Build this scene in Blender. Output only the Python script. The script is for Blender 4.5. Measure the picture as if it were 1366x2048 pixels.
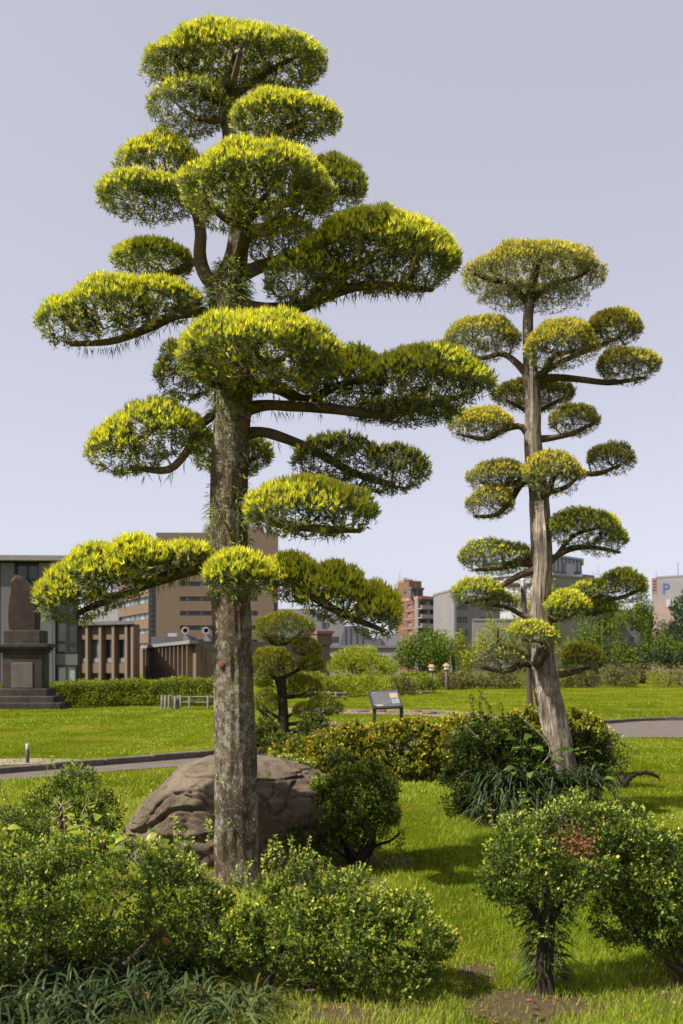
import bpy, math, random
import numpy as np
from mathutils import Vector, noise as mnoise

for o in list(bpy.data.objects):
    bpy.data.objects.remove(o)
S = bpy.context.scene
R = math.radians
rng = np.random.default_rng(7)
random.seed(7)

# ------------------------------------------------------------------ camera, sky, sun, exposure
F, CX, HY, CH = 1900.0, 683.0, 1330.0, 1.6      # focal length and horizon in photo pixels, eye height
cam = bpy.data.cameras.new('camera')
cam.sensor_width = 36.0
cam.lens = 36.0 * F / 2048.0
cam.shift_y = (HY - 1024.0) / 2048.0
cam.clip_end = 6000.0
cam.dof.use_dof = True
cam.dof.focus_distance = 7.2
cam.dof.aperture_fstop = 3.2
camo = bpy.data.objects.new('camera', cam)
S.collection.objects.link(camo)
camo.location = (0, 0, CH)
camo.rotation_euler = (R(90), 0, 0)
S.camera = camo

SUN_EL, SUN_AZ = 52.0, -113.0                     # azimuth from +Y (into the picture) towards +X
w = bpy.data.worlds.new('World'); S.world = w; w.use_nodes = True
nt = w.node_tree; nt.nodes.clear()
sky = nt.nodes.new('ShaderNodeTexSky'); sky.sky_type = 'NISHITA'; sky.sun_disc = False
sky.sun_elevation = R(SUN_EL); sky.sun_rotation = R(SUN_AZ)
sky.air_density = 1.0; sky.dust_density = 1.0; sky.ozone_density = 1.0
hs = nt.nodes.new('ShaderNodeHueSaturation'); hs.inputs['Saturation'].default_value = 0.28
gm = nt.nodes.new('ShaderNodeMix'); gm.data_type = 'RGBA'; gm.blend_type = 'MULTIPLY'
gm.inputs['Factor'].default_value = 1.0; gm.inputs['B'].default_value = (1.0, 0.985, 1.09, 1)
hz = nt.nodes.new('ShaderNodeMix'); hz.data_type = 'RGBA'; hz.inputs['Factor'].default_value = 0.6; hz.inputs['B'].default_value = (2.55, 2.53, 2.95, 1)   # even haze veil
bg = nt.nodes.new('ShaderNodeBackground'); bg.inputs['Strength'].default_value = 0.111
ow = nt.nodes.new('ShaderNodeOutputWorld')
nt.links.new(sky.outputs[0], hs.inputs['Color']); nt.links.new(hs.outputs[0], gm.inputs['A'])
nt.links.new(gm.outputs['Result'], hz.inputs['A']); nt.links.new(hz.outputs['Result'], bg.inputs['Color']); nt.links.new(bg.outputs[0], ow.inputs[0])

sl = bpy.data.lights.new('sun', 'SUN'); sl.energy = 4.9; sl.angle = R(0.6); sl.color = (1.0, 0.95, 0.86)
so = bpy.data.objects.new('sun', sl); S.collection.objects.link(so)
sd = Vector((math.sin(R(SUN_AZ)) * math.cos(R(SUN_EL)), math.cos(R(SUN_AZ)) * math.cos(R(SUN_EL)), math.sin(R(SUN_EL))))
so.rotation_euler = sd.to_track_quat('Z', 'Y').to_euler()
so.location = sd * 50

S.render.engine = 'CYCLES'
S.view_settings.view_transform = 'Standard'; S.view_settings.look = 'None'
S.view_settings.exposure = 0.9; S.view_settings.gamma = 1.0; S.view_settings.use_curve_mapping = False
S.cycles.max_bounces = 8; S.cycles.transparent_max_bounces = 6

# ------------------------------------------------------------------ helpers
COL = S.collection
WL = {}                                          # world location of each parent object

def at(px, py, Y):
    """point at depth Y seen at photo pixel (px, py)"""
    return np.array([(px - CX) * Y / F, Y, CH - (py - HY) * Y / F])

def sstep(a, b, x):
    t = np.clip((x - a) / (b - a), 0, 1); return t * t * (3 - 2 * t)

def gz(x, y):
    x = np.asarray(x, float); y = np.asarray(y, float)
    z = 0.25 * sstep(28, 58, y)
    return z + 0.025 * np.sin(x * 0.9 + 1.3) * np.sin(y * 0.7) * sstep(3, 6, y) * (1 - sstep(12, 13.5, y))

def ground(px, py):
    Y = 3040.0 / (py - HY)
    for _ in range(6):
        X = (px - CX) * Y / F
        Y = (CH - float(gz(X, Y))) * F / (py - HY)
    return np.array([(px - CX) * Y / F, Y, float(gz((px - CX) * Y / F, Y))])

def tag(o, label=None, cat=None, group=None, kind=None):
    if label: o['label'] = label
    if cat: o['category'] = cat
    if group: o['group'] = group
    if kind: o['kind'] = kind
    return o

def thing(name, loc, label=None, cat=None, group=None, kind=None):
    o = bpy.data.objects.new(name, None); COL.objects.link(o)
    o.location = tuple(loc); o.empty_display_size = 0.1
    WL[o.name] = np.array(loc, float)
    return tag(o, label, cat, group, kind)

def mk(name, V, Fc, mat, parent=None, attrs=None, smooth=False):
    """one mesh object from arrays; Fc is (n,3) or (n,4), V in world space"""
    V = np.asarray(V, float).reshape(-1, 3); Fc = np.asarray(Fc, int)
    if parent is not None: V = V - WL[parent.name]
    me = bpy.data.meshes.new(name)
    me.vertices.add(len(V)); me.vertices.foreach_set('co', V.astype(np.float32).ravel())
    k = Fc.shape[1]; n = len(Fc)
    me.loops.add(n * k); me.loops.foreach_set('vertex_index', Fc.astype(np.int32).ravel())
    me.polygons.add(n); me.polygons.foreach_set('loop_start', np.arange(0, n * k, k, dtype=np.int32))
    me.polygons.foreach_set('use_smooth', np.full(n, bool(smooth)))
    me.update(calc_edges=True)
    for an, av in (attrs or {}).items():
        a = me.attributes.new(an, 'FLOAT', 'POINT'); a.data.foreach_set('value', np.asarray(av, np.float32).ravel())
    me.materials.append(mat)
    o = bpy.data.objects.new(name, me); COL.objects.link(o)
    if parent is not None:
        o.parent = parent; WL[o.name] = WL[parent.name]
    else:
        WL[o.name] = np.zeros(3)
    return o

def recenter(o):
    """move a top-level mesh's origin to the base of its own geometry"""
    me = o.data; n = len(me.vertices); co = np.zeros(n * 3, np.float32); me.vertices.foreach_get('co', co)
    co = co.reshape(-1, 3); c = np.array([co[:, 0].mean(), co[:, 1].mean(), co[:, 2].min()])
    me.vertices.foreach_set('co', (co - c).astype(np.float32).ravel()); o.location = tuple(c); me.update()
    WL[o.name] = c
    return o

def share(name, src, parent, loc, rot=(0, 0, 0), scale=(1, 1, 1), mat=None):
    """another object on the same mesh data"""
    o = bpy.data.objects.new(name, src); COL.objects.link(o)
    if parent is not None:
        o.parent = parent; o.location = tuple(np.array(loc) - WL[parent.name])
    else:
        o.location = tuple(loc)
    o.rotation_euler = rot; o.scale = scale
    return o

def join(parts):
    V, Q, off = [], [], 0
    for v, f in parts:
        V.append(np.asarray(v, float)); Q.append(np.asarray(f) + off); off += len(v)
    return np.concatenate(V), np.concatenate(Q)

BOXF = np.array([[0, 3, 2, 1], [4, 5, 6, 7], [0, 1, 5, 4], [1, 2, 6, 5], [2, 3, 7, 6], [3, 0, 4, 7]])
def box(x0, x1, y0, y1, z0, z1):
    return np.array([[x0, y0, z0], [x1, y0, z0], [x1, y1, z0], [x0, y1, z0],
                     [x0, y0, z1], [x1, y0, z1], [x1, y1, z1], [x0, y1, z1]], float), BOXF

def bevbox(x0, x1, y0, y1, z0, z1, b):
    """box with bevelled vertical edges and top"""
    def ring(i, z): return [[x0 + b + i, y0 + i, z], [x1 - b - i, y0 + i, z], [x1 - i, y0 + b + i, z], [x1 - i, y1 - b - i, z],
                            [x1 - b - i, y1 - i, z], [x0 + b + i, y1 - i, z], [x0 + i, y1 - b - i, z], [x0 + i, y0 + b + i, z]]
    V = np.array(ring(0, z0) + ring(0, z1 - b) + ring(b * .9, z1))
    Q = []
    for r in range(2):
        for k in range(8):
            a = r * 8 + k; c = r * 8 + (k + 1) % 8; Q.append([a, c, c + 8, a + 8])
    Q += [[16, 17, 18, 19], [16, 19, 20, 23], [20, 21, 22, 23]]
    return V, np.array(Q)

def unit(v):
    v = np.asarray(v, float); return v / np.maximum(np.linalg.norm(v, axis=-1, keepdims=True), 1e-9)

def frames(D):
    D = unit(D); ref = np.where(np.abs(D[:, 2:3]) < 0.9, np.array([[0, 0, 1.0]]), np.array([[1.0, 0, 0]]))
    A = unit(np.cross(D, ref)); return A, np.cross(D, A)

def segs(P0, P1, R0, R1, k=3):
    """many short tapered twigs in one mesh"""
    P0, P1 = np.asarray(P0, float), np.asarray(P1, float); n = len(P0)
    A, B = frames(P1 - P0); an = np.arange(k) * 2 * math.pi / k
    c = (A[:, None] * np.cos(an)[None, :, None] + B[:, None] * np.sin(an)[None, :, None])
    V = np.concatenate([P0[:, None] + c * np.asarray(R0)[:, None, None], P1[:, None] + c * np.asarray(R1)[:, None, None]], 1)
    q = np.array([[i, (i + 1) % k, (i + 1) % k + k, i + k] for i in range(k)])
    Q = (q[None] + (np.arange(n) * 2 * k)[:, None, None]).reshape(-1, 4)
    return V.reshape(-1, 3), Q

def crspline(P, n):
    P = np.asarray(P, float); L = np.r_[0, np.cumsum(np.linalg.norm(np.diff(P[:, :3], axis=0), axis=1))]
    t = np.linspace(0, L[-1], n); out = np.zeros((n, P.shape[1]))
    m = np.gradient(P, L, axis=0) if len(P) > 2 else np.repeat((P[1:] - P[:1]) / max(L[-1], 1e-6), 2, 0)
    i = np.clip(np.searchsorted(L, t) - 1, 0, len(P) - 2); h = (L[i + 1] - L[i])[:, None]; s = ((t - L[i]) / h[:, 0])[:, None]
    return ((2*s**3-3*s**2+1)*P[i] + (s**3-2*s**2+s)*h*m[i] + (-2*s**3+3*s**2)*P[i+1] + (s**3-s**2)*h*m[i+1])

def tube(P, k=10, n=None, lump=0.08, ridge=0.0, seed=0.0, cap=True):
    """swept limb along P[(x,y,z,r)], noisy outline"""
    P = np.asarray(P, float)
    L = np.linalg.norm(np.diff(P[:, :3], axis=0), axis=1).sum()
    n = n or int(max(6, L / 0.05))
    C = crspline(P, n); D = np.gradient(C[:, :3], axis=0); A = np.zeros((n, 3)); B = np.zeros((n, 3))
    a = np.array([1.0, 0, 0]) if abs(unit(D[0])[0]) < 0.8 else np.array([0, 1.0, 0])
    for i in range(n):
        d = unit(D[i]); a = unit(a - d * a.dot(d)); A[i] = a; B[i] = np.cross(d, a)
    V = np.zeros((n, k, 3))
    for i in range(n):
        for j in range(k):
            th = j * 2 * math.pi / k; c, s = math.cos(th), math.sin(th)
            r = C[i, 3]
            q = Vector((c * 1.3 + seed, s * 1.3, i / n * L * 2.2))
            f = 1 + lump * mnoise.noise(q) + lump * 0.6 * mnoise.noise(q * 2.7)
            if ridge:
                wv = mnoise.noise(Vector((c * 1.1, s * 1.1 + seed, i / n * L * 0.8))) * 1.2
                f += ridge * abs(mnoise.noise(Vector((c * 3.2 + wv, s * 3.2 + seed, i / n * L * 1.0)))) * 2 - ridge * .6
                f += ridge * .5 * mnoise.noise(Vector((c * 8 + wv, s * 8 + seed, i / n * L * 3.0)))
            V[i, j] = C[i, :3] + (A[i] * c + B[i] * s) * r * f
    V = V.reshape(-1, 3)
    Q = np.array([[i*k+j, i*k+(j+1) % k, (i+1)*k+(j+1) % k, (i+1)*k+j] for i in range(n-1) for j in range(k)])
    if cap:
        V = np.concatenate([V, C[-1:, :3] + unit(D[-1:]) * C[-1, 3] * .4]); t = len(V) - 1; b = (n-1)*k
        cq = np.array([[b+j, b+(j+1) % k, b+(j+2) % k, t] for j in range(0, k-1, 2)])
        Q = np.concatenate([Q, cq])
    return V, Q

def pxline(pts, Y, dflt_dy=0.0):
    """[(px,py,rpx[,dY])] -> world polyline with radius"""
    out = []
    for p in pts:
        y = Y + (p[3] if len(p) > 3 else dflt_dy)
        out.append(np.r_[at(p[0], p[1], y), p[2] * y / F])
    return np.array(out)

# ------------------------------------------------------------------ materials
def newmat(name):
    m = bpy.data.materials.new(name); m.use_nodes = True
    n = m.node_tree.nodes; l = m.node_tree.links
    return m, n, l, n['Principled BSDF']

def ramp(n, stops, interp='LINEAR'):
    r = n.new('ShaderNodeValToRGB'); e = r.color_ramp.elements; r.color_ramp.interpolation = interp
    while len(e) > 1: e.remove(e[-1])
    e[0].position = stops[0][0]; e[0].color = (*stops[0][1], 1)
    for p, c in stops[1:]:
        x = e.new(p); x.color = (*c, 1)
    return r

def noise_node(n, l, scale, detail=6, rough=0.6, coord=None, vec=None, sc3=None, dist=0.0):
    t = n.new('ShaderNodeTexNoise'); t.inputs['Scale'].default_value = scale
    t.inputs['Detail'].default_value = detail; t.inputs['Roughness'].default_value = rough; t.inputs['Distortion'].default_value = dist
    if sc3 is not None:
        mp = n.new('ShaderNodeMapping'); mp.inputs['Scale'].default_value = sc3; l.new(coord, mp.inputs[0]); l.new(mp.outputs[0], t.inputs['Vector'])
    elif coord is not None: l.new(coord, t.inputs['Vector'])
    return t

def mixc(n, l, a, b, fac, blend='MIX'):
    m = n.new('ShaderNodeMix'); m.data_type = 'RGBA'; m.blend_type = blend
    for s, v in (('A', a), ('B', b)):
        if hasattr(v, 'is_linked'): l.new(v, m.inputs[s])
        else: m.inputs[s].default_value = (*v, 1)
    if hasattr(fac, 'is_linked'): l.new(fac, m.inputs['Factor'])
    else: m.inputs['Factor'].default_value = fac
    return m.outputs['Result']

def mat_plain(name, col, rough=0.8, var=0.18, scale=6.0, bump=0.15, spec=0.3, metallic=0.0, stain=None):
    m, n, l, b = newmat(name)
    tc = n.new('ShaderNodeTexCoord'); t = noise_node(n, l, scale, 8, .65, tc.outputs['Object'])
    d = tuple(c * (1 - var) for c in col); u = tuple(min(1, c * (1 + var)) for c in col)
    r = ramp(n, [(0.3, d), (0.7, u)]); l.new(t.outputs['Fac'], r.inputs[0]); c = r.outputs[0]
    if stain:
        t2 = noise_node(n, l, 1.0, 6, .7, tc.outputs['Object'], sc3=(scale * .6, scale * .6, scale * .12))
        r2 = ramp(n, [(0.45, (0, 0, 0)), (0.75, (1, 1, 1))]); l.new(t2.outputs['Fac'], r2.inputs[0])
        c = mixc(n, l, c, stain, r2.outputs[0])
    l.new(c, b.inputs['Base Color']); b.inputs['Roughness'].default_value = rough
    b.inputs['Specular IOR Level'].default_value = spec; b.inputs['Metallic'].default_value = metallic
    if bump:
        t3 = noise_node(n, l, scale * 6, 6, .7, tc.outputs['Object'])
        bp = n.new('ShaderNodeBump'); bp.inputs['Strength'].default_value = bump; bp.inputs['Distance'].default_value = 0.02
        l.new(t3.outputs['Fac'], bp.inputs['Height']); l.new(bp.outputs[0], b.inputs['Normal'])
    return m

def mat_leaf(name, stops, trans=0.35, rough=0.45, spec=0.4, tint=(1.0, 1.0, 0.6)):
    """leaf: colour from the leaf's age (tone) and a random per leaf (rnd), light passes through"""
    m, n, l, b = newmat(name)
    a = n.new('ShaderNodeAttribute'); a.attribute_name = 'tone'
    r = ramp(n, stops); l.new(a.outputs['Fac'], r.inputs[0])
    a2 = n.new('ShaderNodeAttribute'); a2.attribute_name = 'rnd'
    mr = n.new('ShaderNodeMapRange'); mr.inputs['To Min'].default_value = 0.65; mr.inputs['To Max'].default_value = 1.3
    l.new(a2.outputs['Fac'], mr.inputs[0])
    hv = n.new('ShaderNodeHueSaturation'); l.new(mr.outputs[0], hv.inputs['Value']); l.new(r.outputs[0], hv.inputs['Color'])
    mh = n.new('ShaderNodeMapRange'); mh.inputs['To Min'].default_value = 0.485; mh.inputs['To Max'].default_value = 0.515
    ml = n.new('ShaderNodeMath'); ml.operation = 'FRACT'; mm = n.new('ShaderNodeMath'); mm.operation = 'MULTIPLY'; mm.inputs[1].default_value = 7.3
    l.new(a2.outputs['Fac'], mm.inputs[0]); l.new(mm.outputs[0], ml.inputs[0]); l.new(ml.outputs[0], mh.inputs[0]); l.new(mh.outputs[0], hv.inputs['Hue'])
    l.new(hv.outputs[0], b.inputs['Base Color']); b.inputs['Roughness'].default_value = rough
    b.inputs['Specular IOR Level'].default_value = spec
    tr = n.new('ShaderNodeBsdfTranslucent'); l.new(mixc(n, l, hv.outputs[0], tint, 1.0, 'MULTIPLY'), tr.inputs['Color'])
    mx = n.new('ShaderNodeMixShader'); mx.inputs[0].default_value = trans
    l.new(b.outputs[0], mx.inputs[1]); l.new(tr.outputs[0], mx.inputs[2]); l.new(mx.outputs[0], n['Material Output'].inputs[0])
    return m

def mat_bark(name, dark, mid, pale, lichen=None, moss=None, stretch=0.12, scale=16, bump=0.8, palefrac=0.62, darkfrac=0.40, lich=0.515):
    m, n, l, b = newmat(name)
    tc = n.new('ShaderNodeTexCoord'); co = tc.outputs['Object']
    t1 = noise_node(n, l, 1.0, 10, .78, co, sc3=(scale, scale, scale * stretch), dist=0.6)
    r1 = ramp(n, [(darkfrac - .06, dark), (darkfrac + .04, mid), (palefrac, mid), (palefrac + .07, pale)]); l.new(t1.outputs['Fac'], r1.inputs[0]); c = r1.outputs[0]
    t5 = noise_node(n, l, 1.0, 8, .75, co, sc3=(scale * 3.2, scale * 3.2, scale * stretch * 4)); r5 = ramp(n, [(0.36, (0.45, 0.43, 0.42)), (0.5, (1, 1, 1)), (0.68, (1.55, 1.5, 1.45))]); l.new(t5.outputs['Fac'], r5.inputs[0])
    c = mixc(n, l, c, r5.outputs[0], 1.0, 'MULTIPLY')
    t0 = noise_node(n, l, 2.4, 5, .65, co); r0 = ramp(n, [(0.38, (0.5, 0.48, 0.46)), (0.62, (1.25, 1.2, 1.12))]); l.new(t0.outputs['Fac'], r0.inputs[0])
    c = mixc(n, l, c, r0.outputs[0], 1.0, 'MULTIPLY')
    if moss:
        t2 = noise_node(n, l, 3.4, 8, .75, co); r2 = ramp(n, [(0.5, (0, 0, 0)), (0.62, (.7, .7, .7))]); l.new(t2.outputs['Fac'], r2.inputs[0])
        c = mixc(n, l, c, moss, r2.outputs[0])
    if lichen:
        t3 = noise_node(n, l, 75, 8, .85, co); t4 = noise_node(n, l, 20, 6, .7, co); t6 = noise_node(n, l, 4.5, 4, .6, co)
        ad = n.new('ShaderNodeMath'); ad.operation = 'ADD'; l.new(t3.outputs['Fac'], ad.inputs[0]); l.new(t4.outputs['Fac'], ad.inputs[1])
        ad2 = n.new('ShaderNodeMath'); ad2.operation = 'MULTIPLY_ADD'; ad2.inputs[1].default_value = .6; l.new(t6.outputs['Fac'], ad2.inputs[0]); l.new(ad.outputs[0], ad2.inputs[2])
        hf = n.new('ShaderNodeMath'); hf.operation = 'MULTIPLY'; hf.inputs[1].default_value = 1 / 2.6; l.new(ad2.outputs[0], hf.inputs[0])
        r3 = ramp(n, [(0.0, (0, 0, 0)), (lich, (0, 0, 0)), (lich + .035, (.85, .85, .85))]); l.new(hf.outputs[0], r3.inputs[0])
        c = mixc(n, l, c, lichen, r3.outputs[0])
    l.new(c, b.inputs['Base Color']); b.inputs['Roughness'].default_value = 0.95; b.inputs['Specular IOR Level'].default_value = 0.1
    sm_ = n.new('ShaderNodeMath'); sm_.operation = 'MULTIPLY_ADD'; sm_.inputs[1].default_value = .5; l.new(t5.outputs['Fac'], sm_.inputs[0]); l.new(t1.outputs['Fac'], sm_.inputs[2])
    bp = n.new('ShaderNodeBump'); bp.inputs['Strength'].default_value = bump; bp.inputs['Distance'].default_value = 0.03
    l.new(sm_.outputs[0], bp.inputs['Height']); l.new(bp.outputs[0], b.inputs['Normal'])
    return m

M = {}
M['podo'] = mat_leaf('podocarpus_leaf', [(0.0, (0.10, 0.13, 0.06)), (0.4, (0.26, 0.31, 0.09)), (0.7, (0.60, 0.64, 0.06)), (1.0, (0.92, 0.85, 0.06))], 0.42, 0.5, 0.3)
M['podo_dry'] = mat_leaf('podocarpus_leaf_ochre', [(0.0, (0.11, 0.125, 0.065)), (0.4, (0.27, 0.295, 0.10)), (0.7, (0.52, 0.51, 0.07)), (1.0, (0.88, 0.73, 0.09))], 0.40, 0.5, 0.3)
M['holly'] = mat_leaf('holly_leaf', [(0.0, (0.03, 0.058, 0.010)), (0.5, (0.15, 0.215, 0.025)), (0.85, (0.44, 0.50, 0.06)), (1.0, (0.60, 0.52, 0.09))], 0.36, 0.45, 0.28)
M['yew'] = mat_leaf('yew_leaf', [(0.0, (0.02, 0.034, 0.008)), (0.5, (0.05, 0.072, 0.012)), (1.0, (0.18, 0.20, 0.03))], 0.3, 0.6, 0.12)
M['azalea'] = mat_leaf('azalea_leaf', [(0.0, (0.04, 0.06, 0.010)), (0.5, (0.17, 0.19, 0.015)), (0.8, (0.42, 0.38, 0.02)), (1.0, (0.60, 0.32, 0.07))], 0.35, 0.45, 0.4)
M['niwaki'] = mat_leaf('cloud_tree_leaf', [(0.0, (0.04, 0.055, 0.010)), (0.5, (0.16, 0.175, 0.012)), (1.0, (0.40, 0.39, 0.014))], 0.25, 0.55, 0.2)
M['tree_y'] = mat_leaf('spring_leaf', [(0.0, (0.14, 0.18, 0.012)), (0.5, (0.30, 0.34, 0.015)), (1.0, (0.46, 0.46, 0.02))], 0.45, 0.5, 0.3)
M['tree_g'] = mat_leaf('green_leaf', [(0.0, (0.04, 0.075, 0.010)), (0.5, (0.10, 0.16, 0.014)), (1.0, (0.20, 0.26, 0.018))], 0.4, 0.5, 0.3)
M['tree_d'] = mat_leaf('dark_leaf', [(0.0, (0.015, 0.03, 0.012)), (0.5, (0.03, 0.055, 0.014)), (1.0, (0.06, 0.09, 0.02))], 0.3, 0.5, 0.3)
M['brownhedge'] = mat_leaf('mixed_hedge_leaf', [(0.0, (0.045, 0.042, 0.02)), (0.4, (0.12, 0.095, 0.05)), (0.7, (0.16, 0.16, 0.03)), (1.0, (0.26, 0.24, 0.03))], 0.3, 0.6, 0.2)
M['strap'] = mat_leaf('strap_leaf', [(0.0, (0.02, 0.038, 0.012)), (0.6, (0.06, 0.085, 0.022)), (1.0, (0.20, 0.20, 0.06))], 0.3, 0.5, 0.22)
M['broad'] = mat_leaf('broad_leaf', [(0.0, (0.035, 0.075, 0.015)), (0.5, (0.10, 0.17, 0.025)), (1.0, (0.33, 0.38, 0.02))], 0.45, 0.4, 0.45)
M['deadleaf'] = mat_leaf('dead_leaf', [(0.0, (0.12, 0.05, 0.025)), (1.0, (0.36, 0.17, 0.08))], 0.25, 0.7, 0.15, (1, .8, .6))
M['grass'] = mat_leaf('grass_blade', [(0.0, (0.15, 0.21, 0.014)), (0.6, (0.31, 0.39, 0.03)), (1.0, (0.60, 0.54, 0.14))], 0.45, 0.6, 0.1, (1.0, 1.05, .5))
M['bark'] = mat_bark('podocarpus_bark', (0.04, 0.03, 0.022), (0.15, 0.115, 0.08), (0.42, 0.36, 0.28), (0.34, 0.325, 0.25), (0.085, 0.080, 0.030), palefrac=0.57, stretch=.2, scale=26, lich=.506, bump=1.0)
M['bark_pale'] = mat_bark('weathered_bark', (0.06, 0.05, 0.042), (0.25, 0.215, 0.175), (0.56, 0.51, 0.43), None, None, stretch=0.07, scale=22, palefrac=0.54, darkfrac=.44)
M['limb'] = mat_bark('limb_bark', (0.04, 0.03, 0.02), (0.13, 0.098, 0.065), (0.26, 0.21, 0.15), None, (0.08, 0.08, 0.03), stretch=0.6, scale=20, bump=.5)
M['twig'] = mat_plain('twig_bark', (0.33, 0.255, 0.175), 0.9, 0.3, 20, 0.0, 0.1)
M['bushwood'] = mat_plain('bush_twig_bark', (0.085, 0.062, 0.042), 0.9, 0.3, 20, 0.0, 0.1)
M['darkbark'] = mat_plain('dark_bark', (0.035, 0.027, 0.02), 0.9, 0.3, 12, 0.4, 0.1)

# lawn, soil, path
def mat_lawn():
    m, n, l, b = newmat('lawn'); tc = n.new('ShaderNodeTexCoord'); co = tc.outputs['Object']
    t = noise_node(n, l, 0.55, 8, .7, co); r = ramp(n, [(0.32, (0.055, 0.075, 0.003)), (0.5, (0.095, 0.118, 0.005)), (0.64, (0.18, 0.165, 0.022))]); l.new(t.outputs['Fac'], r.inputs[0])
    t2 = noise_node(n, l, 45, 5, .75, co, sc3=(45, 14, 1)); r2 = ramp(n, [(0.25, (0.6, 0.6, 0.6)), (0.75, (1.35, 1.3, 1.2))]); l.new(t2.outputs['Fac'], r2.inputs[0])
    c = mixc(n, l, r.outputs[0], r2.outputs[0], 1.0, 'MULTIPLY')
    # worn soil: patches with their own outline near the clipped bushes
    sx = n.new('ShaderNodeSeparateXYZ'); l.new(co, sx.inputs[0])
    tn = noise_node(n, l, 2.4, 7, .7, co)
    tot = None
    for (x, y, rx, ry) in ((1.05, 4.45, 0.6, 0.3), (1.05, 5.2, .16, .2), (0.70, 4.95, .13, .22), (2.6, 8.5, 0.5, 0.6), (-0.55, 7.2, 1.1, 0.55), (0.15, 7.7, .5, .35), (-1.2, 4.6, 2.0, 1.1), (0.0, 4.4, .6, .5), (1.9, 4.7, .7, .5)):
        vm = n.new('ShaderNodeVectorMath'); vm.operation = 'SUBTRACT'; vm.inputs[1].default_value = (x, y, 0); l.new(co, vm.inputs[0])
        v2 = n.new('ShaderNodeVectorMath'); v2.operation = 'MULTIPLY'; v2.inputs[1].default_value = (1 / rx, 1 / ry, 0); l.new(vm.outputs[0], v2.inputs[0])
        ln = n.new('ShaderNodeVectorMath'); ln.operation = 'LENGTH'; l.new(v2.outputs[0], ln.inputs[0])
        mr = n.new('ShaderNodeMapRange'); mr.inputs['From Min'].default_value = 1.15; mr.inputs['From Max'].default_value = 0.3; l.new(ln.outputs['Value'], mr.inputs[0])
        if tot is None: tot = mr.outputs[0]
        else:
            mx = n.new('ShaderNodeMath'); mx.operation = 'MAXIMUM'; l.new(tot, mx.inputs[0]); l.new(mr.outputs[0], mx.inputs[1]); tot = mx.outputs[0]
    ad = n.new('ShaderNodeMath'); ad.operation = 'ADD'; l.new(tot, ad.inputs[0]); l.new(tn.outputs['Fac'], ad.inputs[1])
    rs = ramp(n, [(0.0, (0, 0, 0)), (0.72, (0, 0, 0)), (0.95, (1, 1, 1))]); l.new(ad.outputs[0], rs.inputs[0])
    ts = noise_node(n, l, 30, 8, .75, co); rr = ramp(n, [(0.3, (0.07, 0.045, 0.03)), (0.6, (0.17, 0.115, 0.075)), (0.8, (0.30, 0.22, 0.15))]); l.new(ts.outputs['Fac'], rr.inputs[0])
    c = mixc(n, l, c, rr.outputs[0], rs.outputs[0])
    l.new(c, b.inputs['Base Color']); b.inputs['Roughness'].default_value = 1.0; b.inputs['Specular IOR Level'].default_value = 0.0
    bp = n.new('ShaderNodeBump'); bp.inputs['Strength'].default_value = 0.7; bp.inputs['Distance'].default_value = 0.05
    l.new(t2.outputs['Fac'], bp.inputs['Height']); l.new(bp.outputs[0], b.inputs['Normal'])
    return m
M['lawn'] = mat_lawn()
M['path'] = mat_plain('path_gravel', (0.108, 0.088, 0.074), 0.95, 0.16, 3, 0.3, 0.15)
M['sand'] = mat_plain('sand', (0.22, 0.18, 0.14), 0.95, 0.2, 4, 0.3, 0.1)
M['dirt'] = mat_plain('dirt', (0.19, 0.13, 0.095), 0.95, 0.2, 3, 0.3, 0.1)
M['kerb'] = mat_plain('kerb_stone', (0.115, 0.095, 0.08), 0.9, 0.35, 5, 0.5, 0.15, stain=(0.06, 0.05, 0.04))
M['flatstone'] = mat_plain('flat_stone', (0.12, 0.09, 0.078), 0.9, 0.3, 4, 0.5, 0.15)

# ------------------------------------------------------------------ ground
def sheet(name, X, Y, Z, mat, kind='structure'):
    ny, nx = X.shape; V = np.stack([X, Y, Z], -1).reshape(-1, 3)
    i = np.arange(ny - 1)[:, None] * nx + np.arange(nx - 1)[None]
    Q = np.stack([i, i + 1, i + nx + 1, i + nx], -1).reshape(-1, 4)
    return tag(mk(name, V, Q, mat, smooth=True), kind=kind)
gx = np.concatenate([-np.geomspace(14, 2500, 26)[::-1], np.linspace(-13.5, 13.5, 109), np.geomspace(14, 2500, 26)])
gy = np.concatenate([-np.geomspace(2, 2500, 14)[::-1], np.linspace(-1.5, 30, 127), np.geomspace(31, 2500, 40)])
GX, GY = np.meshgrid(gx, gy)
sheet('lawn', GX, GY, gz(GX, GY), M['lawn'])

# walking path across the lawn, kerb blocks along its far side
far = crspline([(-10, 9.3, 0), (-5, 13.9, 0), (-2.2, 16.6, 0), (1.5, 20.2, 0), (4.5, 23.2, 0), (7.2, 25.7, 0), (8.7, 27.1, 0), (11.5, 27.4, 0), (22, 27.0, 0)], 90)
near = crspline([(-9.6, 8.6, 0), (-4.73, 13.16, 0), (-2.04, 15.35, 0), (1.5, 17.9, 0), (4, 19.8, 0), (6.2, 21.0, 0), (8, 20.95, 0), (12, 20.8, 0), (22, 20.3, 0)], 90)
t = np.linspace(0, 1, 7)[None, :, None]
P = near[:, None] * (1 - t) + far[:, None] * t
wob = np.interp(np.arange(90), np.arange(0, 90, 3), rng.normal(0, 0.05, 30))
P[:, 0, 1] += wob
P = P.transpose(1, 0, 2)
sheet('path', P[..., 0], P[..., 1], gz(P[..., 0], P[..., 1]) + 0.006, M['path'])
kr = thing('kerb', (0, 18, 0), kind='structure')
fl = crspline(far, 900); Ls = np.r_[0, np.cumsum(np.linalg.norm(np.diff(fl[:, :2], axis=0), axis=1))]
kb = None; s = 0.3
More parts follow.
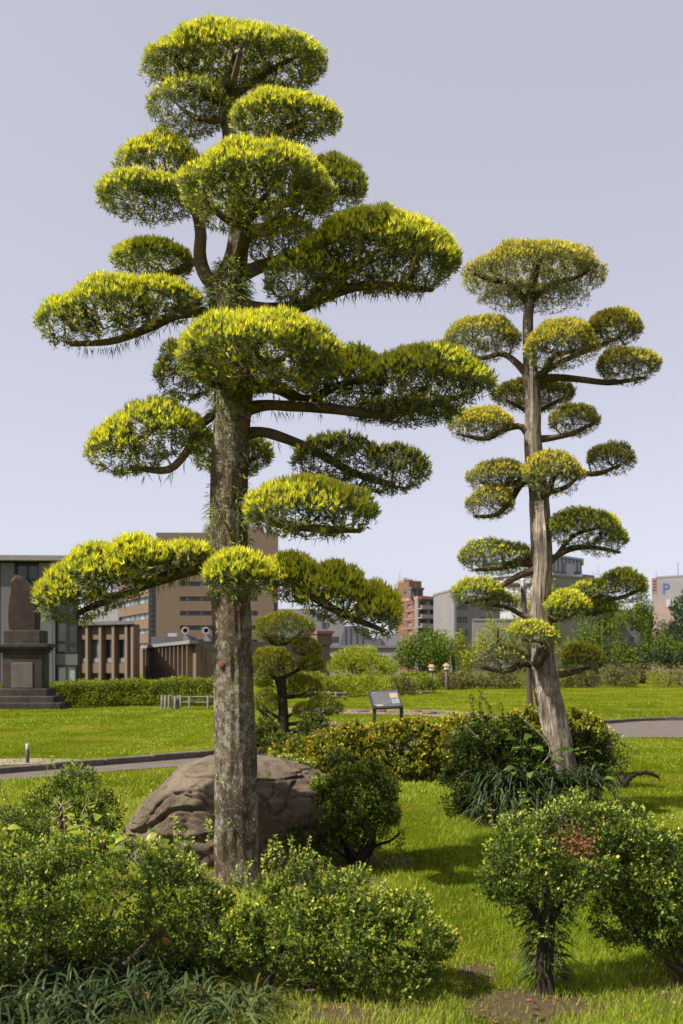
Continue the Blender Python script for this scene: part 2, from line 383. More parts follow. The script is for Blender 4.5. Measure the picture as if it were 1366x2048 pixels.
while s < Ls[-1] - 1:
    ln = 0.9 + 0.12 * math.sin(s * 7)
    a = np.array([np.interp(s, Ls, fl[:, k]) for k in (0, 1)]); b_ = np.array([np.interp(s + ln - .012, Ls, fl[:, k]) for k in (0, 1)])
    if kb is None:
        o = mk('kerb_block', *bevbox(-.45, .45, 0, .15, -.05, .105, .012), M['kerb']); kb = o.data
        COL.objects.unlink(o); bpy.data.objects.remove(o)
    c = (a + b_) / 2; d = b_ - a; L_ = np.linalg.norm(d)
    share('kerb_block', kb, kr, (c[0], c[1], float(gz(*c)) + random.uniform(-.012, .01)), (0, 0, math.atan2(d[1], d[0]) + random.uniform(-.01, .01)), (L_ / .9, 1, 1))
    s += ln
V = np.array([ground(*p) + [0, 0, .008] for p in ((-60, 1534), (60, 1529), (130, 1526), (178, 1522), (150, 1519), (60, 1517), (-60, 1520))])
V = np.concatenate([V.mean(0)[None], V]); Q = np.array([[0, i, i + 1 if i < 7 else 1] for i in range(1, 8)])
tag(mk('sand_patch', V, Q, M['sand']), kind='structure')

# far dirt path edged with flat stones
up = crspline([np.r_[ground(x, y)] for x, y in ((560, 1416), (640, 1418), (720, 1419), (820, 1420), (900, 1422), (960, 1427), (1010, 1436))], 40)
lo = crspline([np.r_[ground(x, y)] for x, y in ((560, 1426), (640, 1427), (720, 1428), (800, 1430), (860, 1433), (910, 1437), (960, 1445))], 40)
P = np.stack([lo * (1 - k) + up * k for k in np.linspace(0, 1, 5)])
p2 = sheet('dirt_path', P[..., 0], P[..., 1], gz(P[..., 0], P[..., 1]) + 0.010, M['dirt'])
def rockmesh(name, mat, sub, sx, sy, sz, seed, amp=0.18, freq=1.4, flat=0.0):
    import bmesh
    bm = bmesh.new(); bmesh.ops.create_icosphere(bm, subdivisions=sub, radius=1)
    for v in bm.verts:
        q = v.co * freq + Vector((seed, seed * 1.7, 0))
        f = 1 + amp * mnoise.noise(q) + amp * .5 * mnoise.noise(q * 2.3) + amp * .25 * mnoise.noise(q * 5)
        v.co = v.co * f
        if v.co.z > 1 - flat: v.co.z = 1 - flat + (v.co.z - 1 + flat) * .25
        v.co.x *= sx; v.co.y *= sy; v.co.z *= sz
    me = bpy.data.meshes.new(name); bm.to_mesh(me); bm.free(); me.materials.append(mat)
    me.polygons.foreach_set('use_smooth', np.ones(len(me.polygons), bool))
    return me
sm = [rockmesh('stone', M['flatstone'], 3, 1, 1, 1, k * 3.1, .25, 1.3, .3) for k in range(3)]
for i, (x, y, wpx) in enumerate(((683, 1423, 22), (720, 1424, 34), (760, 1424, 26), (795, 1425, 34), (832, 1424, 22), (858, 1428, 30), (880, 1427, 26), (905, 1431, 30), (646, 1421, 26))):
    g = ground(x, y); hw = wpx * g[1] / F / 2
    share('stone', sm[i % 3], p2, g + [0, 0, .02], (0, 0, random.uniform(-.3, .3)), (hw, hw * .8, .07 + .02 * (i % 3)))

#@@STRUCT
# ------------------------------------------------------------------ foliage builders
def leaves(Bs, D, L, W, tone, droop=0.0, seed=None):
    """one diamond leaf per row"""
    n = len(Bs); D = unit(D); A, B = frames(D); ph = rng.uniform(0, 2 * math.pi, n)[:, None]
    Sd = A * np.cos(ph) + B * np.sin(ph); Nn = np.cross(D, Sd)
    L = np.broadcast_to(np.asarray(L, float), (n,))[:, None]; W = np.broadcast_to(np.asarray(W, float), (n,))[:, None]
    mid = Bs + D * L * 0.45 + Nn * L * 0.05
    tip = Bs + D * L - np.array([0, 0, 1.0]) * droop * L
    V = np.stack([Bs, mid + Sd * W / 2, tip, mid - Sd * W / 2], 1).reshape(-1, 3)
    Q = np.arange(n * 4).reshape(-1, 4)
    return V, Q, np.repeat(np.broadcast_to(tone, (n,)), 4), np.repeat(rng.uniform(0, 1, n), 4)

def blades(Bs, D, L, W, tone, droop=0.0):
    """narrow pointed leaf, one triangle per row"""
    n = len(Bs); D = unit(D); A, B = frames(D); ph = rng.uniform(0, 2 * math.pi, n)[:, None]
    Sd = A * np.cos(ph) + B * np.sin(ph)
    L = np.broadcast_to(np.asarray(L, float), (n,))[:, None]; W = np.broadcast_to(np.asarray(W, float), (n,))[:, None]
    b = Bs + D * L * .12; tip = Bs + D * L - np.array([0, 0, 1.0]) * droop * L
    V = np.stack([b - Sd * W * .55, b + Sd * W * .55, tip], 1).reshape(-1, 3)
    return V, np.arange(n * 3).reshape(-1, 3), np.repeat(np.broadcast_to(tone, (n,)), 3), np.repeat(rng.uniform(0, 1, n), 3)

def leafobj(name, packs, mat, parent, kind=None):
    V, Q = join([(p[0], p[1]) for p in packs])
    o = mk(name, V, Q, mat, parent, {'tone': np.concatenate([p[2] for p in packs]), 'rnd': np.concatenate([p[3] for p in packs])})
    return tag(o, kind=kind)

def snoise(P, f, s=0.0):
    """cheap smooth noise, vectorised"""
    x, y, z = (P * f).T
    return (np.sin(x * 1.0 + 2.1 * np.sin(y * .7 + s) + s) * np.sin(y * 1.13 + 1.7 * np.sin(z * .9 + 2 * s)) + np.sin(z * 1.31 + 1.9 * np.sin(x * .8 + 3 * s) + s)) * .5

def blob(bb, Y, kd=0.8, up=0.6, dmax=None):
    """ellipsoid whose outline fills the pixel box bb at depth Y: centre, radii, lower radius"""
    x0, y0, x1, y1 = bb; a = (x1 - x0) / 2 * Y / F; Hh = (y1 - y0) * Y / F
    zc = CH - ((y0 + y1) / 2 - HY) * Y / F; tn = abs(zc - CH) / Y
    b = kd * a
    if tn > 1e-3: b = min(b, 0.72 * Hh / 2 / tn)
    if dmax: b = min(b, dmax)
    h = math.sqrt(max((Hh / 2) ** 2 - (b * tn) ** 2, (0.3 * Hh / 2) ** 2))
    c = np.array([((x0 + x1) / 2 - CX) * Y / F, Y, zc + (0.5 - up) * 2 * h])
    return c, np.array([a, b, 2 * h * up]), 2 * h * (1 - up)

def bsample(bl, dens, lump=0.06, lf=9.0, sd=0.0):
    """points and normals over the surface of a blob"""
    c, r, cl = bl
    p = 1.6; A = 4 * math.pi * (((r[0]*r[1])**p + (r[0]*(r[2]+cl)/2)**p + (r[1]*(r[2]+cl)/2)**p) / 3) ** (1 / p)
    n = int(A * dens * 3); u = unit(rng.normal(size=(n, 3)))
    rz = np.where(u[:, 2] > 0, r[2], cl); rr = np.stack([np.full(n, r[0]), np.full(n, r[1]), rz], 1)
    J = np.sqrt(((u / rr) ** 2).sum(1)) * rr[:, 2]; keep = rng.uniform(0, 1, n) < J / J.max()
    u, rr = u[keep], rr[keep]; m = min(len(u), int(A * dens)); u, rr = u[:m], rr[:m]
    N = unit(u / rr); P = c + u * rr
    f = 1 + lump * snoise(P, lf, sd) + lump * .5 * snoise(P, lf * 2.3, sd + 1)
    return c + (P - c) * f[:, None], N

def inside(P, bl, k=0.9):
    c, r, cl = bl; d = P - c; rz = np.where(d[:, 2] > 0, r[2], cl)
    return (d[:, 0] / r[0]) ** 2 + (d[:, 1] / r[1]) ** 2 + (d[:, 2] / rz) ** 2 < k * k

def surf(blobs, dens, lump, lf, sd=0.0, k=0.88):
    Ps, Ns = [], []
    for i, b in enumerate(blobs):
        P, N = bsample(b, dens, lump, lf, sd + i); m = np.ones(len(P), bool)
        for j, b2 in enumerate(blobs):
            if j != i: m &= ~inside(P, b2, k)
        Ps.append(P[m]); Ns.append(N[m])
    return np.concatenate(Ps), np.concatenate(Ns)

def twigs(roots, targets, r0=0.0022, rmax=0.02, step=0.09, expo=0.42):
    """branching twigs: each target grows back to the nearest wood"""
    nodes = [np.array(p) for p in roots]; par = [-1] * len(nodes)
    c = np.mean(roots, 0); order = np.argsort(((targets - c) ** 2).sum(1))
    arr = np.zeros((len(roots) + len(targets) * 8 + 10, 3)); arr[:len(nodes)] = nodes; nn = len(nodes)
    dep = np.zeros(len(arr))
    for ti in order:
        t = targets[ti]; d = np.sqrt(((arr[:nn] - t) ** 2).sum(1)) + 0.18 * dep[:nn]; j = int(d.argmin())
        v = t - arr[j]; L = np.linalg.norm(v); k = max(1, min(6, int(L / step))); prev = j
        bow = rng.normal(0, .09, 3) * L; bow[2] -= 0.06 * L
        for q in range(1, k + 1):
            s = q / k; p = arr[j] + v * s + bow * math.sin(math.pi * s) + (rng.normal(0, .012, 3) if q < k else 0)
            arr[nn] = p; par.append(prev); dep[nn] = dep[prev] + L / k; prev = nn; nn += 1
            if nn >= len(arr) - 2: break
        if nn >= len(arr) - 2: break
    w = np.zeros(nn); ch = np.zeros(nn)
    for i in range(nn - 1, -1, -1):
        if w[i] == 0: w[i] = 1
        if par[i] >= 0: w[par[i]] += w[i]
    rad = np.minimum(r0 * w ** expo, rmax)
    ix = np.array([i for i in range(nn) if par[i] >= 0]); pr = np.array([par[i] for i in ix])
    if len(ix) == 0: return None
    return segs(arr[pr], arr[ix], np.minimum(rad[pr], rad[ix] * 1.35), rad[ix], 3)

def tufts(P, N, s, fresh, mat_old=0.15, upb=0.75, n_old=6, n_new=6, lw=0.17):
    """podocarpus shoots: wide ring of old leaves, upright fresh leaves in the middle"""
    n = len(P); ax = unit(N * 0.75 + np.array([0, 0, upb]) + rng.normal(0, .28, (n, 3)))
    sc = rng.uniform(.75, 1.25, n) * s
    A, B = frames(ax); packs = []
    th = rng.uniform(0, 2 * math.pi, (n, n_old)); el = rng.uniform(R(35), R(85), (n, n_old))
    D = ax[:, None] * np.cos(el)[..., None] + (A[:, None] * np.cos(th)[..., None] + B[:, None] * np.sin(th)[..., None]) * np.sin(el)[..., None]
    Bs = np.repeat((P - ax * (0.02 * sc)[:, None])[:, None], n_old, 1) + ax[:, None] * rng.uniform(-.03, .01, (n, n_old))[..., None]
    L = (0.054 * sc)[:, None] * rng.uniform(.6, 1.2, (n, n_old))
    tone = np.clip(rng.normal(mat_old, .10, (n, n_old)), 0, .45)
    packs.append(blades(Bs.reshape(-1, 3), D.reshape(-1, 3), L.ravel(), L.ravel() * lw, tone.ravel(), 0.10))
    m = rng.uniform(0, 1, n) < fresh; q = m.sum()
    if q:
        ph = rng.uniform(0, 2 * math.pi, (q, n_new)); el = rng.uniform(R(6), R(38), (q, n_new)); ax2 = unit(ax[m] + np.array([0, 0, .35])); A, B = frames(ax2)
        D = ax2[:, None] * np.cos(el)[..., None] + (A[:, None] * np.cos(ph)[..., None] + B[:, None] * np.sin(ph)[..., None]) * np.sin(el)[..., None]
        Bs = np.repeat(P[m][:, None], n_new, 1); L = (0.056 * sc[m])[:, None] * rng.uniform(.6, 1.15, (q, n_new))
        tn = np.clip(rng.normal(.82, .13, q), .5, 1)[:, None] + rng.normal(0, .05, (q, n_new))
        packs.append(blades(Bs.reshape(-1, 3), D.reshape(-1, 3), L.ravel(), L.ravel() * lw * 1.3, np.clip(tn, .45, 1).ravel(), 0))
    return packs

def pad(tree, Y, boxes, root, s=1.0, dens=620, fresh=1.0, mat='podo', kd=0.8, up=0.6, ntw=170, old=0.22, under=0.14, name='foliage_pad', lump=.09, fine=.82):
    """one clipped foliage pad: shell of shoots over a lattice of twigs. boxes: (x0,y0,x1,y1[,dY]); root: wood points"""
    s = s * fine; ins = .014 * s * F / Y
    bl = [blob((b[0] + ins, b[1] + ins * 1.1, b[2] - ins, b[3] + ins * .6), Y + (b[4] if len(b) > 4 else 0), kd, up) for b in boxes]
    P, N = surf(bl, 2.35 * dens / s ** 1.6, lump, 10, rng.uniform(0, 9))
    hole = snoise(P, 13.0, 3.3) + .7 * snoise(P, 27.0, 1.1); nz = N[:, 2]
    kk = rng.uniform(0, 1, len(P)) < (.3 + .7 * sstep(-1.2, -.5, hole)) * (under + (1 - under) * sstep(-.4, .3, nz)); P, N = P[kk], N[kk]; nz = N[:, 2]
    C = np.mean([b[0] for b in bl], 0)
    cen = np.array([b[0] for b in bl]); cen = cen[((P[:, None] - cen[None]) ** 2).sum(2).argmin(1)]
    P = P + (cen - P) * (rng.uniform(0, 1, len(P)) ** 2 * 0.18)[:, None]
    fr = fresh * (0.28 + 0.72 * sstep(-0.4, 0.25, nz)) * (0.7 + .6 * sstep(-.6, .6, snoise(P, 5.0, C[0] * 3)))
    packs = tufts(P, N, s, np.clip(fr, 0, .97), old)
    # older sparse shoots inside the pad, on the twigs
    m_ = int(len(P) * .12); q = rng.permutation(len(P))[:m_]; Pi = P[q] + (cen[q] - P[q]) * rng.uniform(.15, .5, m_)[:, None]
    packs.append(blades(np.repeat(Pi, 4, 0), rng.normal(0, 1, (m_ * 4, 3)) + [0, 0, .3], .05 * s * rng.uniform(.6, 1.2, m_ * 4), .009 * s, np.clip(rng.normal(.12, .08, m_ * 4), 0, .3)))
    o = leafobj(name, packs, M[mat], tree)
    T = P[rng.permutation(len(P))[:int(ntw * 2.4)]]
    tw = twigs(root, T, r0=0.0030 * s ** .5, rmax=0.015, step=0.08)
    if tw is not None: tag(mk('twigs', *tw, M['twig'], o), kind='stuff')
    return o

def limb(tree, pts, Y, mat='limb', k=9, name='branch', lump=.24):
    W = pxline(pts, Y)
    o = mk(name, *tube(W, k, None, lump, 0, rng.uniform(0, 50)), M[mat], tree, smooth=True)
    return o, crspline(W, max(4, 3 * len(pts)))[:, :3]

def hangers(P, D, n, L, seed=0, name=None):
    """loose narrow leaves sprouting along wood: base points P, general direction D"""
    i = rng.integers(0, len(P), n); Bs = P[i] + rng.normal(0, .012, (n, 3))
    return leaves(Bs, D[i] + rng.normal(0, .45, (n, 3)), rng.uniform(.5, 1.2, n) * L, rng.uniform(.006, .010, n), np.clip(rng.normal(.3, .18, n), 0, .7), 0.2)

# ------------------------------------------------------------------ the tall clipped podocarpus
Y1 = 7.0
T1 = thing('podocarpus_tree', at(474, 1780, Y1) * [1, 1, 0] + [0, 0, 0],
           'tall cloud-pruned podocarpus with lichen-spotted trunk, growing in front of the boulder', 'tree', 'cloud-pruned podocarpus trees')
trunk1 = [(480, 1800, 54), (477, 1760, 48), (473, 1690, 44), (472, 1600, 42.5), (472, 1500, 42), (468, 1400, 40), (465, 1300, 38.5), (462, 1200, 37.5), (459, 1100, 37), (458, 1000, 38),
          (462, 900, 38), (466, 800, 38), (466, 720, 37), (460, 640, 38), (456, 585, 36), (464, 545, 28), (473, 505, 22), (478, 450, 19), (474, 380, 17), (465, 310, 15), (457, 250, 13), (455, 205, 11), (460, 160, 8), (468, 110, 4)]
W1 = pxline(trunk1, Y1)
V, Q = tube(W1, 72, 420, .06, .075, 3.0)
mk('trunk', V, Q, M['bark'], T1, smooth=True)

M['scar'] = mat_plain('pruned_wood', (0.16, 0.075, 0.045), .9, .25, 30, .5, .1)
sc_ = rockmesh('pruning_scar', M['scar'], 3, 1, 1, 1, 2.0, .12, 1.5)
for (x, y, dy, w_, h_) in ((488, 849, -.115, 9, 17), (445, 1330, -.125, 7, 9), (480, 1216, -.125, 6, 10)):
    share('pruning_scar', sc_, T1, at(x, y, Y1 + dy), (0, 0, (x - 462) * .02), (w_ * Y1 / F, .022, h_ * Y1 / F))
LM = {}
def L1(key, *pts, k=10):
    _, LM[key] = limb(T1, pts, Y1, 'limb', k)
L1('fork', (446, 590, 15), (412, 552, 14), (400, 510, 12.5), (402, 462, 11), (385, 410, 9), (345, 378, 7), (290, 350, 4))
L1('p5', (470, 612, 17), (540, 620, 15), (600, 612, 14), (650, 592, 11), (720, 572, 9), (800, 572, 7), (866, 580, 4))
L1('p5b', (600, 612, 9), (635, 575, 8), (665, 550, 7), (700, 535, 6), (760, 500, 4))
L1('p5c', (465, 560, 14, .05), (530, 530, 13, .25), (600, 505, 9, .35), (640, 480, 5, .35))
L1('p6', (446, 640, 14), (405, 625, 12), (360, 628, 10.5), (300, 655, 9), (225, 682, 7), (140, 688, 5))
L1('p6a', (402, 530, 9, .05), (385, 525, 8, .2), (350, 545, 7, .3), (300, 550, 4, .3))
L1('p8', (480, 822, 16), (520, 811, 12), (580, 812, 11), (660, 818, 10), (760, 828, 9), (850, 812, 7), (930, 790, 4))
L1('p8b', (480, 770, 14), (550, 775, 13, .1), (610, 800, 10, .15), (680, 770, 7, .15), (760, 755, 5, .1))
L1('p11', (480, 872, 15), (515, 864, 10), (565, 876, 10, .1), (640, 908, 9, .2), (705, 945, 7.5, .25), (790, 972, 5, .25))
L1('p12', (475, 1000, 12), (520, 1030, 11, -.25), (580, 1052, 9, -.4), (650, 1058, 7, -.4), (722, 1062, 4, -.4))
L1('p9', (445, 820, 11), (415, 838, 10), (392, 862, 9), (372, 905, 8), (345, 935, 7), (260, 935, 5))
L1('p9b', (395, 855, 7), (330, 850, 6), (270, 880, 4))
L1('p13', (445, 1125, 16), (400, 1135, 14), (330, 1155, 12.5), (250, 1185, 9), (150, 1228, 5))
L1('p15', (480, 1120, 16), (530, 1130, 13, -.05), (590, 1170, 10, -.15), (680, 1225, 8, -.15), (770, 1262, 4, -.15))
L1('p14', (468, 1160, 16), (472, 1165, 12, -.3), (474, 1150, 7, -.48), (500, 1140, 4, -.5))
L1('p7', (468, 770, 16), (475, 762, 13, -.3), (500, 740, 9, -.5), (570, 715, 5, -.55))
L1('p7b', (462, 765, 10), (420, 765, 9, -.25), (385, 740, 5, -.35))
L1('p4', (474, 525, 14), (488, 485, 12, -.2), (500, 440, 9, -.45), (530, 390, 5, -.6))
L1('p4c', (494, 460, 7, -.35), (440, 430, 6, -.5), (410, 400, 4, -.55))
L1('p2', (474, 340, 10), (510, 300, 9, -.3), (555, 262, 7, -.42), (610, 240, 4, -.45))
L1('p4b', (478, 440, 9), (550, 412, 8, .2), (620, 400, 6, .35), (690, 385, 4, .4))
L1('p10', (462, 940, 10), (462, 940, 9, .35), (480, 930, 6, .55), (510, 915, 4, .6))
L1('p1a', (456, 215, 8), (410, 190, 7), (370, 150, 5), (350, 110, 3))
L1('p1b', (457, 195, 8), (510, 160, 7, .1), (560, 130, 5, .1), (600, 110, 3, .1))
L1('p1c', (455, 235, 8), (430, 240, 7, -.1), (390, 235, 5, -.1), (360, 215, 3, -.1))
L1('p1d', (458, 180, 7), (470, 150, 6, -.3), (480, 100, 4, -.4))

def top(pts): return [at(x, y, Y1 + d) for x, y, d in pts]
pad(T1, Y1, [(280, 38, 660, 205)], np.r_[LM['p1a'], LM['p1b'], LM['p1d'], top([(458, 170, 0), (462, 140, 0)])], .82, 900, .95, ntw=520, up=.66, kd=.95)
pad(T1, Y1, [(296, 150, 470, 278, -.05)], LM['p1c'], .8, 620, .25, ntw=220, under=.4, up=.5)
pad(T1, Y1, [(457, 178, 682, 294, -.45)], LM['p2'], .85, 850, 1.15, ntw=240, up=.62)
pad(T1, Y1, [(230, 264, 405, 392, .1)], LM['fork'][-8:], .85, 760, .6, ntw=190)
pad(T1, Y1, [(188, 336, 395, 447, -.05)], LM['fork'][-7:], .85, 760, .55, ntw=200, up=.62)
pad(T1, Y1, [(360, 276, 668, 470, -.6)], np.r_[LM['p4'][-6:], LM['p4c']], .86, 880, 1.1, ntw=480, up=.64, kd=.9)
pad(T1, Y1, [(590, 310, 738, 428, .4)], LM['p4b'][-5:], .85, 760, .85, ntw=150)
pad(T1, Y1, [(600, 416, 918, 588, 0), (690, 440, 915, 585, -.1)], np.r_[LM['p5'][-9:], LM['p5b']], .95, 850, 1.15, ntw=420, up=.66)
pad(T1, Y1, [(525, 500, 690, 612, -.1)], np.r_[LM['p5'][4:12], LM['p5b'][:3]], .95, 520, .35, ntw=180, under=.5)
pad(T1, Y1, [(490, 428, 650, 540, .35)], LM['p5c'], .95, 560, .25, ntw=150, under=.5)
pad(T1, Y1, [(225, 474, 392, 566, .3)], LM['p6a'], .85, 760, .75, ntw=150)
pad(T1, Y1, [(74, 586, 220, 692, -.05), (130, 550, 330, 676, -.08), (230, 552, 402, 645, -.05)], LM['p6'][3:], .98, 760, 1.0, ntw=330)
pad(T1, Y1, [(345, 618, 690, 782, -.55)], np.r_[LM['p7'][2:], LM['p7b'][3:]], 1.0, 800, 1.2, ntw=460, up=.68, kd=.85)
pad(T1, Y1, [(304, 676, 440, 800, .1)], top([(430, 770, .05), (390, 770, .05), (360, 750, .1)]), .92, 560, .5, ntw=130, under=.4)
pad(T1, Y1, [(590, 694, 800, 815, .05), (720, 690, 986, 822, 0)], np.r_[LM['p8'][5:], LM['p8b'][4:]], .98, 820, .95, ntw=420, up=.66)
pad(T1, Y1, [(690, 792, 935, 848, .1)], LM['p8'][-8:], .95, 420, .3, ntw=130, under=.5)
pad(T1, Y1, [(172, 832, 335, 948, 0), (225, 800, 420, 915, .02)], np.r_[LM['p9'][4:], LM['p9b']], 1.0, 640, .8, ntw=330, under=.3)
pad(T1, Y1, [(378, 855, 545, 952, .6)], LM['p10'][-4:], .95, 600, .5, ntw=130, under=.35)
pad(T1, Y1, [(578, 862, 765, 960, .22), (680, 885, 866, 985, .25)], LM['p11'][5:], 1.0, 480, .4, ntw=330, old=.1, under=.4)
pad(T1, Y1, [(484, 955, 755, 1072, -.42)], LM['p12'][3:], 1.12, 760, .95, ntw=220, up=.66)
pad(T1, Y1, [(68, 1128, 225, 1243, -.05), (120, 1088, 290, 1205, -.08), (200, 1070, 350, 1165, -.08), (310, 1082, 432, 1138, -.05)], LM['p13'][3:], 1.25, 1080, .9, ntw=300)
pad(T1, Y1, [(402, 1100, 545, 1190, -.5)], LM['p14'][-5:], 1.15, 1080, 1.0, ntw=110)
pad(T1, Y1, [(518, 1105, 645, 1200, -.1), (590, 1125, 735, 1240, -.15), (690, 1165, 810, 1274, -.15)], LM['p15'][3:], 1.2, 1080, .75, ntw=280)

# shoots and moss-fern leaves sprouting from the trunk and hanging under the limbs
pk = []
ctr = crspline(W1, 400)
for (ya, yb, n, L) in ((1000, 1110, 120, .09), (770, 830, 130, .10), (530, 660, 300, .10), (1110, 1125, 50, .09), (830, 1000, 60, .06), (1180, 1200, 60, .06), (1500, 1700, 14, .08)):
    za, zb = at(0, yb, Y1)[2], at(0, ya, Y1)[2]
    idx = np.where((ctr[:, 2] > za) & (ctr[:, 2] < zb))[0]; ii = rng.choice(idx, n); th = rng.uniform(-math.pi * 1.05, .05, n)
    O = np.stack([np.cos(th), np.sin(th), np.zeros(n)], 1)
    B0 = ctr[ii, :3] + O * ctr[ii, 3:4] * 1.0
    for rep in range(3):
        pk.append(leaves(B0 + rng.normal(0, .006, (n, 3)), O * .8 + rng.normal(0, .5, (n, 3)) + [0, 0, .1], rng.uniform(.5, 1.1, n) * L, rng.uniform(.005, .009, n), np.clip(rng.normal(.35, .2, n), 0, .8), .35))
for key, n in (('p5', 110), ('p6', 90), ('p13', 90), ('fork', 50), ('p8', 36), ('p9', 26), ('p11', 16), ('p12', 20), ('p8b', 34)):
    C = LM[key]; i = rng.integers(1, len(C) - 1, n); B0 = C[i] + (C[i - 1] - C[i]) * rng.uniform(0, 1, (n, 1)) - [0, 0, .03]
    for rep in range(2):
        pk.append(leaves(B0 + rng.normal(0, .008, (n, 3)), rng.normal(0, .35, (n, 3)) + [0, 0, -1.0], rng.uniform(.4, 1.2, n) * .095, rng.uniform(.005, .009, n), np.clip(rng.normal(.25, .15, n), 0, .6), .1))
leafobj('trunk_shoots', pk, M['podo'], T1, kind='stuff')

# ------------------------------------------------------------------ the slimmer podocarpus behind it
Y2 = 10.3
T2 = thing('podocarpus_tree', at(1128, 1630, Y2) * [1, 1, 0], 'slim cloud-pruned podocarpus with pale weathered leaning trunk rising from strap-leaf clump', 'tree', 'cloud-pruned podocarpus trees')
trunk2 = [(1138, 1640, 40), (1128, 1560, 34), (1120, 1500, 30), (1107, 1440, 28.5), (1095, 1380, 28), (1086, 1320, 27), (1083, 1270, 24), (1082, 1200, 22), (1084, 1110, 22.5), (1080, 1040, 21.5), (1077, 985, 20), (1066, 900, 18.5),
          (1066, 820, 17.5), (1063, 760, 17), (1058, 700, 13), (1056, 640, 11), (1060, 600, 10), (1064, 560, 7), (1066, 520, 4)]
W2 = pxline(trunk2, Y2); W2[:, 3] *= .92
V, Q = tube(W2, 64, 320, .07, .09, 11.0)
mk('trunk', V, Q, M['bark_pale'], T2, smooth=True)
LR = {}
def L2(key, *pts): _, LR[key] = limb(T2, pts, Y2, 'limb', 8)
L2('1a', (1060, 610, 8), (1020, 570, 6), (970, 555, 5), (945, 545, 3)); L2('1b', (1062, 600, 8), (1100, 570, 6, -.1), (1150, 555, 5, -.1), (1180, 540, 3)); L2('1c', (1062, 590, 7), (1075, 540, 5, -.25), (1080, 510, 3, -.25))
L2('2', (1056, 752, 8), (1035, 728, 7), (1005, 708, 6, .1), (960, 716, 4, .1), (920, 700, 3, .1))
L2('3', (1064, 752, 9), (1088, 746, 8, -.15), (1105, 715, 6, -.28), (1150, 700, 3, -.3))
L2('4', (1075, 752, 7, .05), (1140, 715, 5, .2), (1190, 695, 5, .3), (1240, 675, 3, .3))
L2('5', (1070, 757, 9), (1120, 756, 7), (1170, 760, 6.5), (1215, 765, 6), (1290, 755, 3))
L2('6', (1064, 830, 7), (1064, 830, 6, .3), (1040, 815, 4, .38), (1010, 800, 3, .4)); L2('6b', (1064, 830, 6, .3), (1100, 810, 4, .4), (1130, 795, 3, .4))
L2('7', (1058, 870, 9), (1042, 853, 7), (1015, 856, 6.5), (975, 876, 5.5), (915, 868, 3)); L2('8', (1072, 880, 8), (1110, 875, 5.5), (1150, 865, 5), (1190, 845, 3))
L2('9', (1078, 990, 9), (1096, 985, 8, -.2), (1105, 960, 6, -.32), (1130, 930, 3, -.35)); L2('9b', (1096, 985, 6, -.2), (1130, 975, 5, -.3), (1155, 955, 3, -.33))
L2('10', (1066, 955, 9), (1045, 965, 7), (1022, 1000, 6), (990, 1030, 5), (950, 1033, 3)); L2('10b', (1050, 960, 6), (1010, 970, 5), (960, 965, 3))
L2('11', (1080, 945, 6), (1150, 945, 5.5, .05), (1195, 947, 5, .1), (1240, 930, 3, .1))
L2('12', (1090, 1135, 9), (1110, 1115, 6), (1140, 1098, 6), (1190, 1095, 5), (1240, 1105, 3)); L2('12b', (1110, 1115, 5), (1150, 1070, 4), (1200, 1055, 3))
L2('13', (1075, 1130, 10), (1040, 1125, 8, .15), (1000, 1135, 6, .2), (950, 1140, 3, .2))
L2('14', (1070, 1140, 8), (1035, 1153, 6), (1005, 1172, 5.5), (985, 1192, 5), (930, 1205, 3))
L2('15', (1075, 1238, 7), (1045, 1231, 5, .05), (1015, 1215, 4, .1), (985, 1210, 3, .1))
L2('16', (1090, 1240, 9), (1150, 1225, 6, .0), (1185, 1192, 5.5), (1230, 1197, 4.5), (1280, 1180, 3)); L2('16b', (1090, 1235, 7), (1130, 1232, 5, -.15), (1160, 1222, 3, -.2)); L2('16c', (1150, 1228, 5, .1), (1200, 1225, 4, .2), (1230, 1215, 3, .2))
L2('17', (1072, 1330, 10, -.1), (1092, 1300, 8, -.3), (1085, 1285, 6, -.36), (1045, 1280, 3, -.36))
L2('18', (1078, 1330, 12), (1050, 1325, 8, .0), (1020, 1340, 6, .1), (960, 1335, 3, .1)); L2('19', (1095, 1345, 9, .1), (1130, 1348, 6, .35), (1180, 1335, 3, .4))
def pr(boxes, keys, n=120, **kw):
    kw.setdefault('s', .80); kw.setdefault('dens', 760); kw.setdefault('mat', 'podo_dry'); kw.setdefault('fresh', .6)
    rts = np.concatenate([LR[k][-int(len(LR[k]) * .7):] for k in keys])
    pad(T2, Y2, boxes, rts, ntw=n, **kw)
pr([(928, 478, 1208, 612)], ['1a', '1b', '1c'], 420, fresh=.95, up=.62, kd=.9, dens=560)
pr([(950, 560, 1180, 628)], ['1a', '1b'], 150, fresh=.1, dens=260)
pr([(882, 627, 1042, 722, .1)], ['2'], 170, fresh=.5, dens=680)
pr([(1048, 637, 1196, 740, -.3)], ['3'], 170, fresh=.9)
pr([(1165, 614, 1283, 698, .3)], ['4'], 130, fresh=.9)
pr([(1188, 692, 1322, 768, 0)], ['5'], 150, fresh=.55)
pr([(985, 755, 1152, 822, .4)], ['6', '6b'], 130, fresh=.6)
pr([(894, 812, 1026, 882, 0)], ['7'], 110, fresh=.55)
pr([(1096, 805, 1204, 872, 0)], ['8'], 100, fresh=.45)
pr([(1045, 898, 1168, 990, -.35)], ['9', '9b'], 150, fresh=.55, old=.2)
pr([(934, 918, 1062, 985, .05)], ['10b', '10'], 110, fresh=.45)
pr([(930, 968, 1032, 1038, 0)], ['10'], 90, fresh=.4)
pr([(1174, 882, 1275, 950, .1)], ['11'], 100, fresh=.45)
pr([(1088, 1014, 1242, 1095, -.05), (1150, 1045, 1258, 1112, 0)], ['12', '12b'], 170, fresh=.45, mat='podo')
